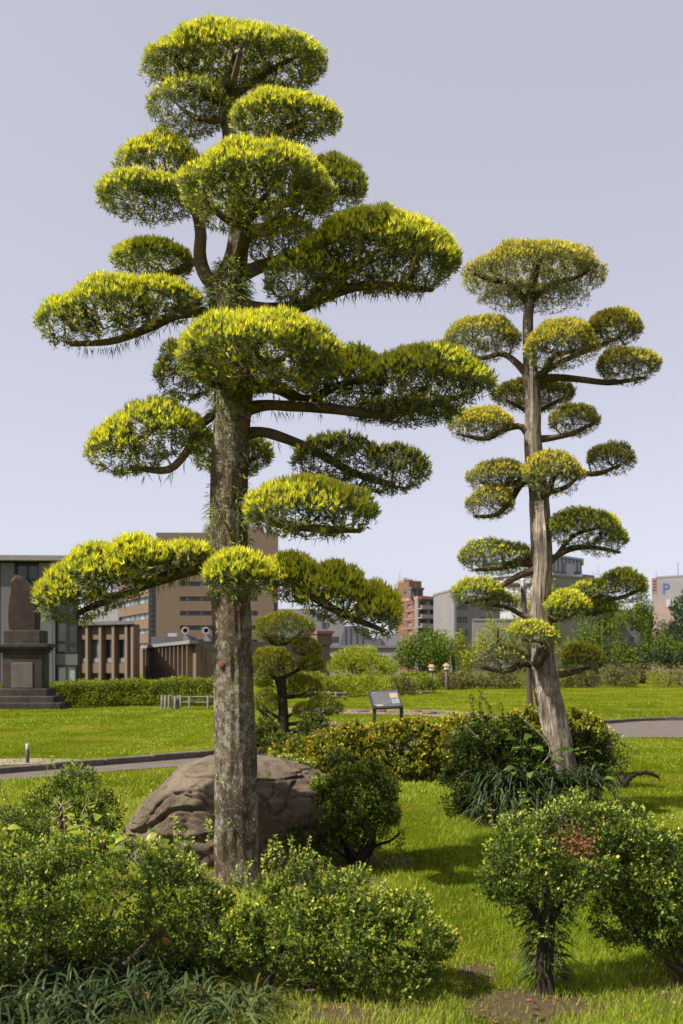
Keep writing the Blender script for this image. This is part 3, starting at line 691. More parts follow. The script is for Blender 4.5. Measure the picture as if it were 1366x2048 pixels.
pr([(914, 1074, 1066, 1150, .2)], ['13'], 130, fresh=.25, mat='podo', old=.12)
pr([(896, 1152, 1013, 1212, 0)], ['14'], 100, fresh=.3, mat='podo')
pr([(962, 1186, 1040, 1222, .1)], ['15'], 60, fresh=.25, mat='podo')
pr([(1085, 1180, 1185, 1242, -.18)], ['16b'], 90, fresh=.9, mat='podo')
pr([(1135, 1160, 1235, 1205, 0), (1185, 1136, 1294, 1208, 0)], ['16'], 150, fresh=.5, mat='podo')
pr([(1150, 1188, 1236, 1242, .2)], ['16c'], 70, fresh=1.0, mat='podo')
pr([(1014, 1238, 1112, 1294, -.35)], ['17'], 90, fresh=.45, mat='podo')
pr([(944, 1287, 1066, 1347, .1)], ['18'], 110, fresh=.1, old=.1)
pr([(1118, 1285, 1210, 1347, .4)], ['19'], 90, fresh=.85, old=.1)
pk = []
for key, LL in LR.items():
    n = 10; i = rng.integers(1, len(LL) - 1, n); B0 = LL[i] - [0, 0, .012]
    pk.append(leaves(B0, rng.normal(0, .4, (n, 3)) + [0, 0, -.8], rng.uniform(.4, 1.2, n) * .07, rng.uniform(.004, .007, n), np.clip(rng.normal(.25, .15, n), 0, .6), .1))
leafobj('trunk_shoots', pk, M['podo'], T2, kind='stuff')

# ------------------------------------------------------------------ dark cloud-pruned tree on the far lawn
Y3 = 19.5
T3 = thing('cloud_pruned_tree', ground(567, 1486) * [1, 0, 0] + [0, Y3, 0], 'small dark-stemmed cloud-pruned tree with fuzzy olive pads on the lawn', 'tree')
mk('trunk', *tube(pxline([(568, 1492, 14), (567, 1460, 12), (566, 1420, 10), (565, 1380, 9), (563, 1340, 8), (562, 1310, 6), (566, 1270, 4)], Y3), 10, 40, .1), M['darkbark'], T3, smooth=True)
L3 = {}
def l3(k, *p): _, L3[k] = limb(T3, p, Y3, 'darkbark', 7)
l3('a', (566, 1300, 5), (540, 1280, 4), (530, 1265, 2)); l3('a2', (566, 1290, 5), (590, 1275, 3), (605, 1262, 2))
l3('b', (563, 1400, 6), (550, 1355, 5, -.2), (535, 1345, 3, -.3)); l3('c', (566, 1355, 5), (600, 1338, 4), (640, 1325, 2)); l3('c2', (595, 1340, 4), (615, 1315, 2, .1))
l3('d', (566, 1465, 6), (540, 1440, 5), (515, 1415, 3)); l3('d2', (566, 1440, 4), (540, 1425, 3), (525, 1412, 2)); l3('e', (570, 1395, 5), (600, 1390, 3, .3), (620, 1380, 2, .3))
l3('f', (572, 1468, 6), (620, 1448, 5), (655, 1425, 4), (682, 1410, 2)); l3('f2', (572, 1450, 4), (620, 1440, 3), (650, 1425, 2)); l3('f3', (572, 1435, 4), (585, 1428, 3), (610, 1420, 2))
def p3(boxes, keys, n=60):
    pad(T3, Y3, boxes, np.concatenate([L3[k] for k in keys]), s=.75, dens=420, fresh=.9, mat='niwaki', ntw=n, old=.25, under=.6, lump=.10, fine=1.0, up=.66, kd=.7)
p3([(505, 1221, 632, 1284)], ['a', 'a2'], 110)
p3([(497, 1291, 592, 1350, -.3)], ['b'], 100)
p3([(582, 1275, 646, 1311, .1)], ['c2'], 50); p3([(594, 1309, 651, 1341, 0)], ['c'], 50)
p3([(505, 1377, 562, 1424, 0)], ['d', 'd2'], 60); p3([(562, 1348, 646, 1394, .35)], ['e'], 70)
p3([(582, 1402, 640, 1436, -.1), (612, 1388, 688, 1430, 0)], ['f', 'f2', 'f3'], 90)
#@@BUSH
# ------------------------------------------------------------------ bushes
def sprigs(P, N, s, nl=9, Ls=0.07, leaf=0.014, wr=0.58, fresh=0.5, upb=0.5, base=0.35, tip=0.9, spread=.35):
    """short shoots carrying small leaves; young leaves at the end of the shoot"""
    n = len(P); ax = unit(N + np.array([0, 0, upb]) + rng.normal(0, spread, (n, 3))); A, B = frames(ax)
    Lk = rng.uniform(.6, 1.3, n) * Ls * s
    t = (np.arange(nl) + rng.uniform(0, 1, (n, nl))) / nl; th = rng.uniform(0, 2 * math.pi, (n, nl))
    el = R(70) - R(40) * t
    D = ax[:, None] * np.cos(el)[..., None] + (A[:, None] * np.cos(th)[..., None] + B[:, None] * np.sin(th)[..., None]) * np.sin(el)[..., None]
    Bs = P[:, None] + ax[:, None] * ((t - .8) * Lk[:, None])[..., None]
    L = leaf * s * rng.uniform(.65, 1.3, (n, nl))
    fr = (rng.uniform(0, 1, n) < fresh)[:, None]
    tone = base + (tip - base) * fr * sstep(.35, 1, t) + rng.normal(0, .10, (n, nl)) + rng.normal(0, .07, n)[:, None]
    pk = leaves(Bs.reshape(-1, 3), D.reshape(-1, 3), L.ravel(), L.ravel() * wr, np.clip(tone, 0, 1).ravel(), 0.0)
    return pk, (P - ax * Lk[:, None] * .8, P + ax * Lk[:, None] * .2)

def bush(name, label, cat, Y, boxes, basepx, mat='holly', dens=1500, s=1.0, leaf=.014, nl=9, Ls=.07, fresh=.55, lump=.13, lf=7, stems=6, kd=.85, up=.6, layers=2,
         spikes=(), group=None, under=.35, ntw=260, base=.24, tip=.86, stemr=.014, wood='bushwood', holes=(), clumps=46, rag=.085):
    """clipped shrub: dense shell of leafy shoots over stems. boxes may carry a depth offset; spikes: (px,py,h_px)"""
    b0 = np.array([(basepx[0] - CX) * Y / F, Y, float(gz((basepx[0] - CX) * Y / F, Y))])
    T = thing(name, b0, label, cat, group)
    bl = [blob(b[:4], Y + (b[4] if len(b) > 4 else 0), kd, up) for b in boxes]
    packs, S0, S1 = [], [], []
    Pall = []
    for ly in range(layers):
        P, N = surf(bl, dens * (1 if ly == 0 else .55), lump, lf, rng.uniform(0, 9), k=.82)
        cen = np.array([b[0] for b in bl]); d = ((P[:, None] - cen[None]) ** 2).sum(2); ci = cen[d.argmin(1)]
        if ly == 0: CC = P[rng.permutation(len(P))[:max(12, int(len(P) / dens * clumps))]]; camp = rng.normal(0, 1, len(CC))
        d2 = ((P[:, None] - CC[None]) ** 2).sum(2); j_ = d2.argmin(1); dd = np.sqrt(d2[np.arange(len(P)), j_]); rc = .5 / math.sqrt(clumps) * 1.5
        N0 = N; N = unit(N + (P - CC[j_]) / rc * .8); P = P + N0 * (rag * (1.0 * np.sqrt(np.maximum(0, 1 - (dd / rc) ** 2)) - .75 + .45 * camp[j_]))[:, None]
        vk = rng.uniform(0, 1, len(P)) > .75 * sstep(.55, .95, dd / rc); P, N, ci, N0 = P[vk], N[vk], ci[vk], N0[vk]
        if ly: P = P + (ci - P) * rng.uniform(.08, .3, len(P))[:, None]
        else: P = P + (ci - P) * (rng.uniform(0, 1, len(P)) ** 3 * .12)[:, None]
        k = rng.uniform(0, 1, len(P)) < under + (1 - under) * sstep(-.8, -.1, N[:, 2])
        gap = snoise(P, 11 / s, 2.2) + .6 * snoise(P, 23 / s, 5.1); k &= rng.uniform(0, 1, len(P)) < sstep(-1.05, -.35, gap) * .8 + .2
        for (hx, hy, hr) in holes:
            pp = np.stack([CX + P[:, 0] / P[:, 1] * F, HY - (P[:, 2] - CH) / P[:, 1] * F], 1)
            k &= ~((((pp - [hx, hy]) ** 2).sum(1) < (hr * rng.uniform(.6, 1.1, len(P))) ** 2) & (N[:, 1] < 0.2))
        P, N = P[k], N[k]
        g = P[:, 2] > gz(P[:, 0], P[:, 1]) + .02; P, N = P[g], N[g]
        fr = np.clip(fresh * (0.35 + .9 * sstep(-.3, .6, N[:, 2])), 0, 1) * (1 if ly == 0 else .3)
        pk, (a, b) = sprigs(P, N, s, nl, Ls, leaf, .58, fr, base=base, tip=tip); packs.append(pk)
        if ly == 0: Pall = P
    for (sx, sy, sh) in spikes:                  # long unpruned shoots
        q = at(sx, sy, Y); L = sh * Y / F; n = max(6, int(L / .012)); tt = np.linspace(0, 1, n)
        dr = unit(np.array([rng.normal(0, .25), rng.normal(0, .25), 1.0])); ln = q + np.outer(tt * L, dr) + np.outer(tt ** 2, rng.normal(0, .03, 3))
        S0.append(ln[:-1]); S1.append(ln[1:])
        for rep in range(4):
            dd = rng.normal(0, 1, (n, 3)) * [1, 1, .4] + [0, 0, .5]
            packs.append(leaves(ln + dd * .004, dd, leaf * s * rng.uniform(.7, 1.3, n), leaf * s * .55, np.clip(rng.normal(.75, .15, n), 0, 1), 0))
    leafobj('foliage', packs, M[mat], T)
    # stems up from the base, then twigs out to the shell
    rts = []
    for i in range(stems):
        b = bl[i % len(bl)]; tgt = b[0] + np.array([rng.normal(0, .35) * b[1][0], rng.normal(0, .3) * b[1][1], -.3 * b[2]])
        st = b0 + np.array([rng.normal(0, .03), rng.normal(0, .03), -.03]); md = st * .5 + tgt * .5 + np.array([rng.normal(0, .06), rng.normal(0, .06), -.02])
        r = stemr * rng.uniform(.7, 1.2)
        if stems == 1: r *= .5; st = b0 + np.array([0, .03, -.03]); tgt = b0 + (tgt - b0) * [.25, 0, 1]; md = st * .5 + tgt * .5
        pts = np.array([np.r_[st, r * 1.4], np.r_[md, r], np.r_[tgt, r * .5]])
        mk('stem', *tube(pts, 7, 14, .15, 0, i), M[wood], T, smooth=True)
        rts.append(crspline(pts, 8)[3:, :3])
    tg = Pall[rng.permutation(len(Pall))[:ntw]]; cen = np.array([b[0] for b in bl])
    if len(tg): tg = tg + (cen[((tg[:, None] - cen[None]) ** 2).sum(2).argmin(1)] - tg) * .16
    tw = twigs(np.concatenate(rts), tg, r0=.0016 * s, rmax=.012, step=.1) if len(tg) else None
    if tw is not None:
        parts = [tw] + ([segs(np.concatenate(S0), np.concatenate(S1), np.full(sum(map(len, S0)), .002), np.full(sum(map(len, S0)), .0016), 4)] if S0 else [])
        tag(mk('twigs', *join(parts), M[wood], T), kind='stuff')
    return T, bl

# strap-leaved clumps (lilyturf): arching blades
def straps(name, label, cat, cpts, n, L, parent=None, tone=.35, width=.010, out=.8, group=None):
    """cpts: list of (x,y,z,rx,ry) crowns"""
    cpts = np.array(cpts); b0 = np.array([cpts[:, 0].mean(), cpts[:, 1].mean(), cpts[:, 2].min()])
    T = thing(name, b0, label, cat, group)
    i = rng.integers(0, len(cpts), n); c = cpts[i]; th = rng.uniform(0, 2 * math.pi, n); rr = np.sqrt(rng.uniform(0, 1, n))
    P0 = np.stack([c[:, 0] + np.cos(th) * rr * c[:, 3], c[:, 1] + np.sin(th) * rr * c[:, 4], c[:, 2] + 0 * th], 1)
    az = th + rng.normal(0, .6, n); ln = L * rng.uniform(.55, 1.2, n); rise = rng.uniform(.55, 1.15, n); k = 8
    t = np.linspace(0, 1, k)[None]
    hor = (t * .35 + t ** 2 * .65) * out * rng.uniform(.5, 1.1, n)[:, None] * ln[:, None]
    ver = (rise[:, None] * t - (rise[:, None] * .55 + rng.uniform(.25, .75, n)[:, None]) * t ** 2.2) * ln[:, None]
    C = P0[:, None] + np.stack([np.cos(az)[:, None] * hor, np.sin(az)[:, None] * hor, ver], -1)
    gzv = gz(C[..., 0], C[..., 1]); C[..., 2] = np.maximum(C[..., 2], gzv + .01 + rng.uniform(0, .03, n)[:, None])
    sd = np.stack([-np.sin(az), np.cos(az), 0 * az], 1)[:, None] + rng.normal(0, .25, (n, 1, 3))
    wd = width * rng.uniform(.7, 1.3, n)[:, None] * np.array([.6, .9, 1, 1, .9, .75, .5, .08])[None]
    V = np.stack([C - sd * wd[..., None] / 2, C + sd * wd[..., None] / 2], 2).reshape(-1, 3)
    q = np.array([[2 * j, 2 * j + 1, 2 * j + 3, 2 * j + 2] for j in range(k - 1)])
    Q = (q[None] + (np.arange(n) * 2 * k)[:, None, None]).reshape(-1, 4)
    tn = np.clip(rng.normal(tone, .22, n), 0, 1)
    o = mk('strap_leaves', V, Q, M['strap'], T, {'tone': np.repeat(tn, 2 * k), 'rnd': np.repeat(rng.uniform(0, 1, n), 2 * k)})
    tag(o, kind='stuff')
    return T

def broadleaf_mesh(nm, tone):
    """one broad pointed leaf 1 m long along +Y, folded at the midrib"""
    t = np.linspace(0, 1, 7); w = np.array([.05, .30, .42, .40, .30, .16, .0]) * .8
    V = []
    for i in range(7):
        z = .10 * math.sin(t[i] * 2.6) - .18 * t[i] ** 2
        V += [[-w[i], t[i], z + w[i] * .22], [0, t[i], z - .02], [w[i], t[i], z + w[i] * .22]]
    Q = []
    for i in range(6):
        a = i * 3; Q += [[a, a + 1, a + 4, a + 3], [a + 1, a + 2, a + 5, a + 4]]
    o = mk(nm, np.array(V), np.array(Q), M['broad'], None, {'tone': np.full(21, tone), 'rnd': np.full(21, .5)}, smooth=True)
    me = o.data; bpy.data.objects.remove(o); return me
BL = [broadleaf_mesh('leaf', t) for t in (.12, .35, .6, .95)]

def broad(T, pts, Y, size, tones, sd=0):
    """large leaves, each one a part; pts are photo pixels"""
    for j, p in enumerate(pts):
        y = Y + (p[2] if len(p) > 2 else 0); q = at(p[0], p[1], y); s_ = size * random.uniform(.75, 1.25)
        share('leaf', BL[random.choice(tones)], T, q, (random.uniform(-.5, .35), random.uniform(-.5, .5), random.uniform(0, 6.28)), (s_, s_, s_))

# --- front left: large holly bush with vine, lilyturf below
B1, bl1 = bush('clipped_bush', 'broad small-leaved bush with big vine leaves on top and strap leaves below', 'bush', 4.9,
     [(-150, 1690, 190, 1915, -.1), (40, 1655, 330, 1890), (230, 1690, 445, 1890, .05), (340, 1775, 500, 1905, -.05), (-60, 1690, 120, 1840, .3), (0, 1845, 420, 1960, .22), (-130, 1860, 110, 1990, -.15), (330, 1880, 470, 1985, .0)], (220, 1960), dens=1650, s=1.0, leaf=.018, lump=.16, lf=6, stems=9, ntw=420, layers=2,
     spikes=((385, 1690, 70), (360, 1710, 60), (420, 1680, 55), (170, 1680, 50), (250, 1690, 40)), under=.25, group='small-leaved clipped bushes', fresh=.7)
V1 = thing('climbing_vine', at(200, 1690, 4.9), 'vine with large bright yellow-green leaves sprawling over the broad bush', 'vine')
vp = [(150, 1645, .0), (172, 1640, .0), (195, 1640, -.05), (185, 1628, .05), (135, 1655), (160, 1670, -.1), (130, 1685, -.12), (215, 1692, -.12), (235, 1685, -.1), (250, 1688, -.1), (300, 1670, .0), (315, 1680), (215, 1705, -.15), (228, 1712, -.15), (200, 1712, -.15), (330, 1690), (8, 1720, -.1), (20, 1735, -.1), (15, 1670, .1), (180, 1660, -.05), (165, 1685, -.1)]
broad(V1, [(p[0], p[1] - 12, (p[2] if len(p) > 2 else 0)) for p in vp], 4.62, .066, [2, 3, 3])
vl = [at(250, 1740, 4.8), at(220, 1700, 4.8), at(180, 1655, 4.88), at(150, 1650, 4.9)]
mk('vine_stem', *tube(np.array([np.r_[p, .0018] for p in vl]), 5, 20, .1), M['twig'], V1, smooth=True)
mk('vine_stem', *tube(np.array([np.r_[p, .0018] for p in (at(220, 1700, 4.8), at(280, 1672, 4.9), at(330, 1680, 4.95))]), 5, 20, .1), M['twig'], V1, smooth=True)
mk('vine_stem', *tube(np.array([np.r_[p, .0018] for p in (at(200, 1690, 4.85), at(100, 1700, 4.8), at(10, 1725, 4.8))]), 5, 20, .1), M['twig'], V1, smooth=True)

def crowns(pxs, ys, rx=.12, ry=.12, dz=0):
    return [(float((p - CX) * y / F), y, float(gz((p - CX) * y / F, y)) + dz, rx, ry) for p, y in zip(pxs, ys)]
straps('lilyturf', 'dense dark strap-leaved clump under the broad bush with the vine', 'plant', crowns([-60, 30, 110, 190, 260, 20, 120, 330, 60, 160, 0, 100, 200, 300, 50, 150, 380, 250], [4.35, 4.3, 4.35, 4.45, 4.4, 4.6, 4.65, 4.5, 4.15, 4.15, 4.9, 4.95, 4.9, 4.9, 4.75, 4.8, 4.8, 4.7]), 1150, .44, tone=.22, group='lilyturf clumps')
straps('lilyturf', 'strap-leaved clump spilling light blades beside the tall tree trunk', 'plant', crowns([420, 445, 470, 440, 400], [5.6, 5.9, 5.3, 5.0, 5.2]), 260, .42, tone=.5, group='lilyturf clumps')
straps('lilyturf', 'strap-leaved clump between the two front bushes with pale dry blades', 'plant', crowns([400, 450, 500, 430, 480], [4.35, 4.4, 4.45, 4.2, 4.2]), 240, .36, tone=.5, group='lilyturf clumps')
G1 = thing('ground_ivy', np.array([-.75, 4.25, 0]), 'low broad-leaved plant with a few brown leaves under the front bushes', 'plant')
broad(G1, [(215, 1985), (235, 1995), (200, 1998), (335, 1975), (345, 2000), (320, 2010), (260, 2040), (300, 2045), (230, 2048), (245, 2030), (350, 1960), (330, 1945)], 4.22, .055, [0, 1, 1])
for (x, y) in ((240, 2020), (246, 2042), (275, 1990), (290, 2000), (335, 1890)):
    share('leaf', BL[1], G1, at(x, y, 4.25), (1.2, .3, random.uniform(0, 6)), (.05, .05, .05)).material_slots[0].link = 'OBJECT'
    bpy.context.scene.collection.objects[-1].material_slots[0].material = M['deadleaf']

# --- front centre bush with low sprawling limbs
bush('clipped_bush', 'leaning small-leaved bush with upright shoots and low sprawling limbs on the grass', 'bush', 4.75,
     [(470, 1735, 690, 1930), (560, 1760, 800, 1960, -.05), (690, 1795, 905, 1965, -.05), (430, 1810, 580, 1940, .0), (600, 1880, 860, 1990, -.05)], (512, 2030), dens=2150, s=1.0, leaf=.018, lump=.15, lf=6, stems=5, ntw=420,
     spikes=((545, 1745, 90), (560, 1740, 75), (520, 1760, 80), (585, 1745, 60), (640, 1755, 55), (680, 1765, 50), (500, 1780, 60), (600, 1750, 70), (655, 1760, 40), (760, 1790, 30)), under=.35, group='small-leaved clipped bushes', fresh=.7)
CB = bpy.data.objects['clipped_bush.001']
for pts in (((505, 2040, 11), (540, 2005, 9), (600, 1995, 7), (680, 1998, 6), (760, 1980, 4)), ((510, 2040, 10), (530, 2010, 9), (575, 1990, 6), (640, 1985, 5), (720, 1995, 3)), ((512, 2040, 9), (540, 1960, 7), (560, 1900, 5), (575, 1850, 3))):
    mk('limb', *tube(pxline(pts, 4.62), 8, 30, .15), M['darkbark'], CB, smooth=True)

# --- bush in front of the boulder's right end
bush('clipped_bush', 'rounded bush with open twiggy base in front of the boulder', 'bush', 7.75,
     [(585, 1540, 740, 1690), (640, 1520, 800, 1640, .05), (600, 1610, 720, 1708, -.05), (700, 1580, 800, 1660, -.05)], (712, 1724), dens=2500, s=1.05, leaf=.019, lump=.14, lf=5, stems=7, ntw=320,
     spikes=((690, 1530, 25), (790, 1570, 45), (740, 1540, 30), (770, 1560, 40), (655, 1540, 30)), under=.25, fresh=.55, stemr=.02, wood='darkbark', rag=.13, clumps=30)
b3 = bpy.data.objects['clipped_bush.002']
mk('limb', *tube(pxline([(712, 1730, 9), (735, 1695, 6), (752, 1650, 4), (755, 1600, 3)], 7.72), 8, 24, .15), M['darkbark'], b3, smooth=True)
o, q = limb(b3, [(725, 1710, 6), (755, 1690, 4), (785, 1680, 3), (800, 1665, 2)], 7.72, 'darkbark', 7, 'limb')
P, N = bsample(blob((765, 1630, 812, 1700), 7.72), 700); leafobj('foliage', [sprigs(P, N, 1, 8, .06, .015, fresh=.3, base=.2)[0]], M['holly'], b3)
straps('grass_tuft', 'tuft of long grass at the foot of the rounded bush', 'plant', crowns([770, 800, 745], [7.6, 7.7, 7.55], .08, .08), 130, .22, tone=.75, out=.5)

# --- left rear bushes
bush('clipped_bush', 'straggly bush with bare dead twigs and a tall shoot beside the path', 'bush', 6.7,
     [(85, 1537, 190, 1612, .1), (45, 1580, 150, 1660), (120, 1570, 245, 1660, .05), (150, 1610, 245, 1700, .1), (180, 1560, 232, 1610, .1)], (140, 1760), dens=1700, s=1.1, leaf=.016, lump=.18, lf=5, stems=7, ntw=300,
     spikes=((236, 1630, 75), (240, 1625, 60), (112, 1545, 30), (90, 1560, 25), (155, 1545, 20)), under=.3, fresh=.45, holes=((118, 1632, 30),))
dt = bpy.data.objects['clipped_bush.003']
tp = np.array([at(118, 1632, 6.45)] * 60) + rng.normal(0, 1, (60, 3)) * [.10, .05, .07]
tag(mk('dead_twigs', *twigs([at(140, 1700, 6.6), at(130, 1680, 6.55)], tp, .002, .006, .06), M['twig'], dt), kind='stuff')
bush('clipped_bush', 'open airy bush with bare lower branches left of the straggly bush', 'bush', 6.0,
     [(-120, 1590, 30, 1700), (-30, 1600, 88, 1690), (20, 1640, 95, 1690, .05)], (-10, 1790), dens=1300, s=1.05, leaf=.015, lump=.18, lf=5, stems=5, ntw=240, spikes=((5, 1600, 40), (20, 1610, 30)), under=.3, fresh=.4)
b5 = bpy.data.objects['clipped_bush.004']
for pts in (((0, 1750, 4), (20, 1715, 3), (60, 1690, 2.5), (100, 1690, 2)), ((20, 1720, 3), (70, 1712, 3), (110, 1695, 2), (150, 1680, 1.5)), ((5, 1740, 3), (30, 1690, 2), (45, 1660, 1.5))):
    mk('limb', *tube(pxline(pts, 5.95), 6, 24, .12), M['darkbark'], b5, smooth=True)

# --- right front: topiary bush with single trunk
Yt = 4.66
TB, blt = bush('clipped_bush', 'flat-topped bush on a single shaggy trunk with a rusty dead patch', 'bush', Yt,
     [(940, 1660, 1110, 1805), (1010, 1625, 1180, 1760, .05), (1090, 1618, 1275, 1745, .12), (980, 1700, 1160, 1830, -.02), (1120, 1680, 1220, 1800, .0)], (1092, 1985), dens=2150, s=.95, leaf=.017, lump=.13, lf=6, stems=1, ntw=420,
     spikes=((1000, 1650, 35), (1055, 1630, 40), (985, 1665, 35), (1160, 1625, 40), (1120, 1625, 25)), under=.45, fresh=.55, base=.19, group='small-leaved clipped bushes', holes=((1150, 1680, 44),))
mk('trunk', *tube(pxline([(1094, 2000, 30), (1092, 1975, 22), (1091, 1920, 19), (1093, 1870, 18), (1096, 1820, 14), (1090, 1770, 8)], Yt), 18, 60, .16, .08), M['darkbark'], TB, smooth=True)
for pts in (((1093, 1860, 10), (1060, 1810, 6), (1020, 1770, 3)), ((1096, 1850, 10), (1130, 1800, 6), (1160, 1750, 3)), ((1095, 1840, 8), (1090, 1780, 5, .1), (1120, 1700, 3, .15))):
    mk('limb', *tube(pxline(pts, Yt), 7, 20, .12), M['darkbark'], TB, smooth=True)
n = 520; P = np.array([at(1150, 1682, Yt + .02)] * n) + rng.normal(0, 1, (n, 3)) * [.055, .05, .035] - [0, .05, 0]
leafobj('dead_leaves', [leaves(P, rng.normal(0, 1, (n, 3)), .016, .009, rng.uniform(0, 1, n), 0)], M['deadleaf'], TB, kind='stuff')
n = 420; zz = rng.uniform(.08, .5, n); th = rng.uniform(-math.pi, math.pi, n); O = np.stack([np.cos(th), np.sin(th), 0 * th], 1); base = at(1092, 1985, Yt)
leafobj('trunk_shoots', [leaves(np.array([base[0], Yt, 0]) + O * .05 + np.stack([0 * zz, 0 * zz, zz], 1), O + [0, 0, -.3] + rng.normal(0, .3, (n, 3)), rng.uniform(.05, .15, n), .008, rng.uniform(.0, .4, n), .25)], M['strap'], TB, kind='stuff')

bush('clipped_bush', 'dense spreading bush merging into the flat-topped bush, hanging low over soil', 'bush', 4.85,
     [(1175, 1622, 1420, 1790, .05), (1230, 1690, 1450, 1850), (1190, 1760, 1330, 1870, -.03), (1240, 1800, 1420, 1910, -.05)], (1410, 1970), dens=2150, s=.98, leaf=.0175, lump=.14, lf=6, stems=6, ntw=420, under=.6, fresh=.45, base=.18, group='small-leaved clipped bushes', spikes=((1300, 1640, 25), (1240, 1640, 20), (1345, 1640, 25)))

# --- clump round the slim tree
bush('yew_bush', 'dark evergreen shrub wrapped round the foot of the slim tree', 'bush', 10.2,
     [(880, 1450, 1040, 1600, -.1), (925, 1425, 1090, 1580, .1), (1120, 1450, 1225, 1575, .2), (900, 1560, 1010, 1650, -.3), (1060, 1480, 1130, 1570, .4)], (1010, 1650), mat='yew', dens=950, s=1.35, leaf=.023, lump=.16, lf=4.5, stems=7, ntw=300, kd=.6,
     spikes=((950, 1440, 50), (985, 1440, 40), (960, 1430, 35), (1005, 1440, 25), (890, 1510, 20)), under=.6, fresh=.6, base=.3)
straps('lilyturf', 'large mound of long drooping strap leaves at the foot of the slim tree', 'plant', crowns([985, 1030, 1075, 1120, 1165, 1190], [9.85, 9.75, 9.7, 9.75, 9.85, 9.95], .13, .1, .34) + crowns([990, 1035, 1080, 1125, 1165], [9.65, 9.55, 9.5, 9.55, 9.65], .13, .1, .17) + crowns([980, 1030, 1080, 1130, 1175, 1205], [9.5, 9.38, 9.34, 9.38, 9.5, 9.8], .12, .1, .02), 1700, .58, tone=.25, width=.016, out=.62, group='lilyturf clumps')
V2 = thing('climbing_vine', at(1080, 1560, 9.9), 'broad-leaved creeper climbing through the evergreen shrub round the slim tree', 'vine')
vp = [(random.uniform(1020, 1170), random.uniform(1490, 1560), random.uniform(-.35, -.1)) for _ in range(34)] + [(945, 1452, -.2), (930, 1455, -.2), (960, 1448, -.15), (905, 1462, -.2), (985, 1450, -.1), (1000, 1460, -.2), (1050, 1455), (1062, 1470), (1130, 1500, -.2), (1190, 1500, .1), (1200, 1530), (1205, 1560), (1010, 1480, -.3), (955, 1475, -.4), (1060, 1600, -.5), (1100, 1590, -.55), (1045, 1630, -.6)]
broad(V2, vp, 9.75, .115, [0, 1, 1, 2])
mk('vine_stem', *tube(np.array([np.r_[at(x, y, 9.95), .005] for x, y in ((1080, 1640), (1060, 1560), (1100, 1500), (1060, 1450), (1048, 1440))]), 5, 30, .1), M['twig'], V2, smooth=True)
mk('vine_stem', *tube(np.array([np.r_[at(x, y, 9.95), .005] for x, y in ((1040, 1640), (1000, 1560), (960, 1480), (930, 1450))]), 5, 30, .1), M['twig'], V2, smooth=True)
bush('small_shrub', 'thin straggly shrub with one gnarled side branch on the lawn', 'bush', 12.5,
     [(1205, 1500, 1255, 1560, 0), (1218, 1470, 1258, 1530, .05), (1195, 1460, 1235, 1520, .1)], (1245, 1574), mat='holly', dens=520, s=1.35, leaf=.02, lump=.2, lf=6, stems=4, ntw=110, under=.3, fresh=.4, layers=1)
ss = bpy.data.objects['small_shrub']
o, q = limb(ss, [(1245, 1572, 8), (1258, 1556, 6), (1280, 1546, 4), (1305, 1548, 4), (1318, 1556, 2)], 12.5, 'darkbark', 8, 'limb')
P = np.repeat(q, 14, 0) + rng.normal(0, .03, (len(q) * 14, 3)); leafobj('foliage', [sprigs(P, rng.normal(0, 1, P.shape), 1, 5, .04, .014, fresh=.1, base=.1)[0]], M['yew'], ss)
# --- azalea hedge, rounded
bush('azalea_hedge', 'long rounded azalea hedge with coppery young leaves behind the bushes', 'hedge', 13.3,
     [(520, 1478, 690, 1585, .1), (600, 1455, 790, 1588), (720, 1436, 900, 1588), (850, 1428, 1010, 1588), (960, 1424, 1130, 1580, .2), (1090, 1420, 1224, 1540, .5)], (840, 1575), mat='azalea', dens=760, s=2.1, leaf=.023, lump=.05, lf=5, stems=10, ntw=260, kd=.6, under=.5, fresh=.75, nl=8, Ls=.04, base=.36, tip=.80)
bush('low_shrub', 'pale green low shrub between the boulder and the azalea hedge', 'bush', 10.6, [(535, 1505, 600, 1545), (560, 1515, 625, 1545)], (570, 1560), dens=900, s=1.4, leaf=.02, stems=3, ntw=60, fresh=.8)
bush('low_shrub', 'dark low shrub under the small cloud-pruned tree', 'bush', 17.5, [(500, 1440, 570, 1510), (515, 1470, 600, 1530, -.5), (600, 1435, 660, 1475, .5), (560, 1470, 640, 1510, .2)], (540, 1515), mat='yew', dens=420, s=2.0, leaf=.022, stems=4, ntw=60, fresh=.9, base=.4)
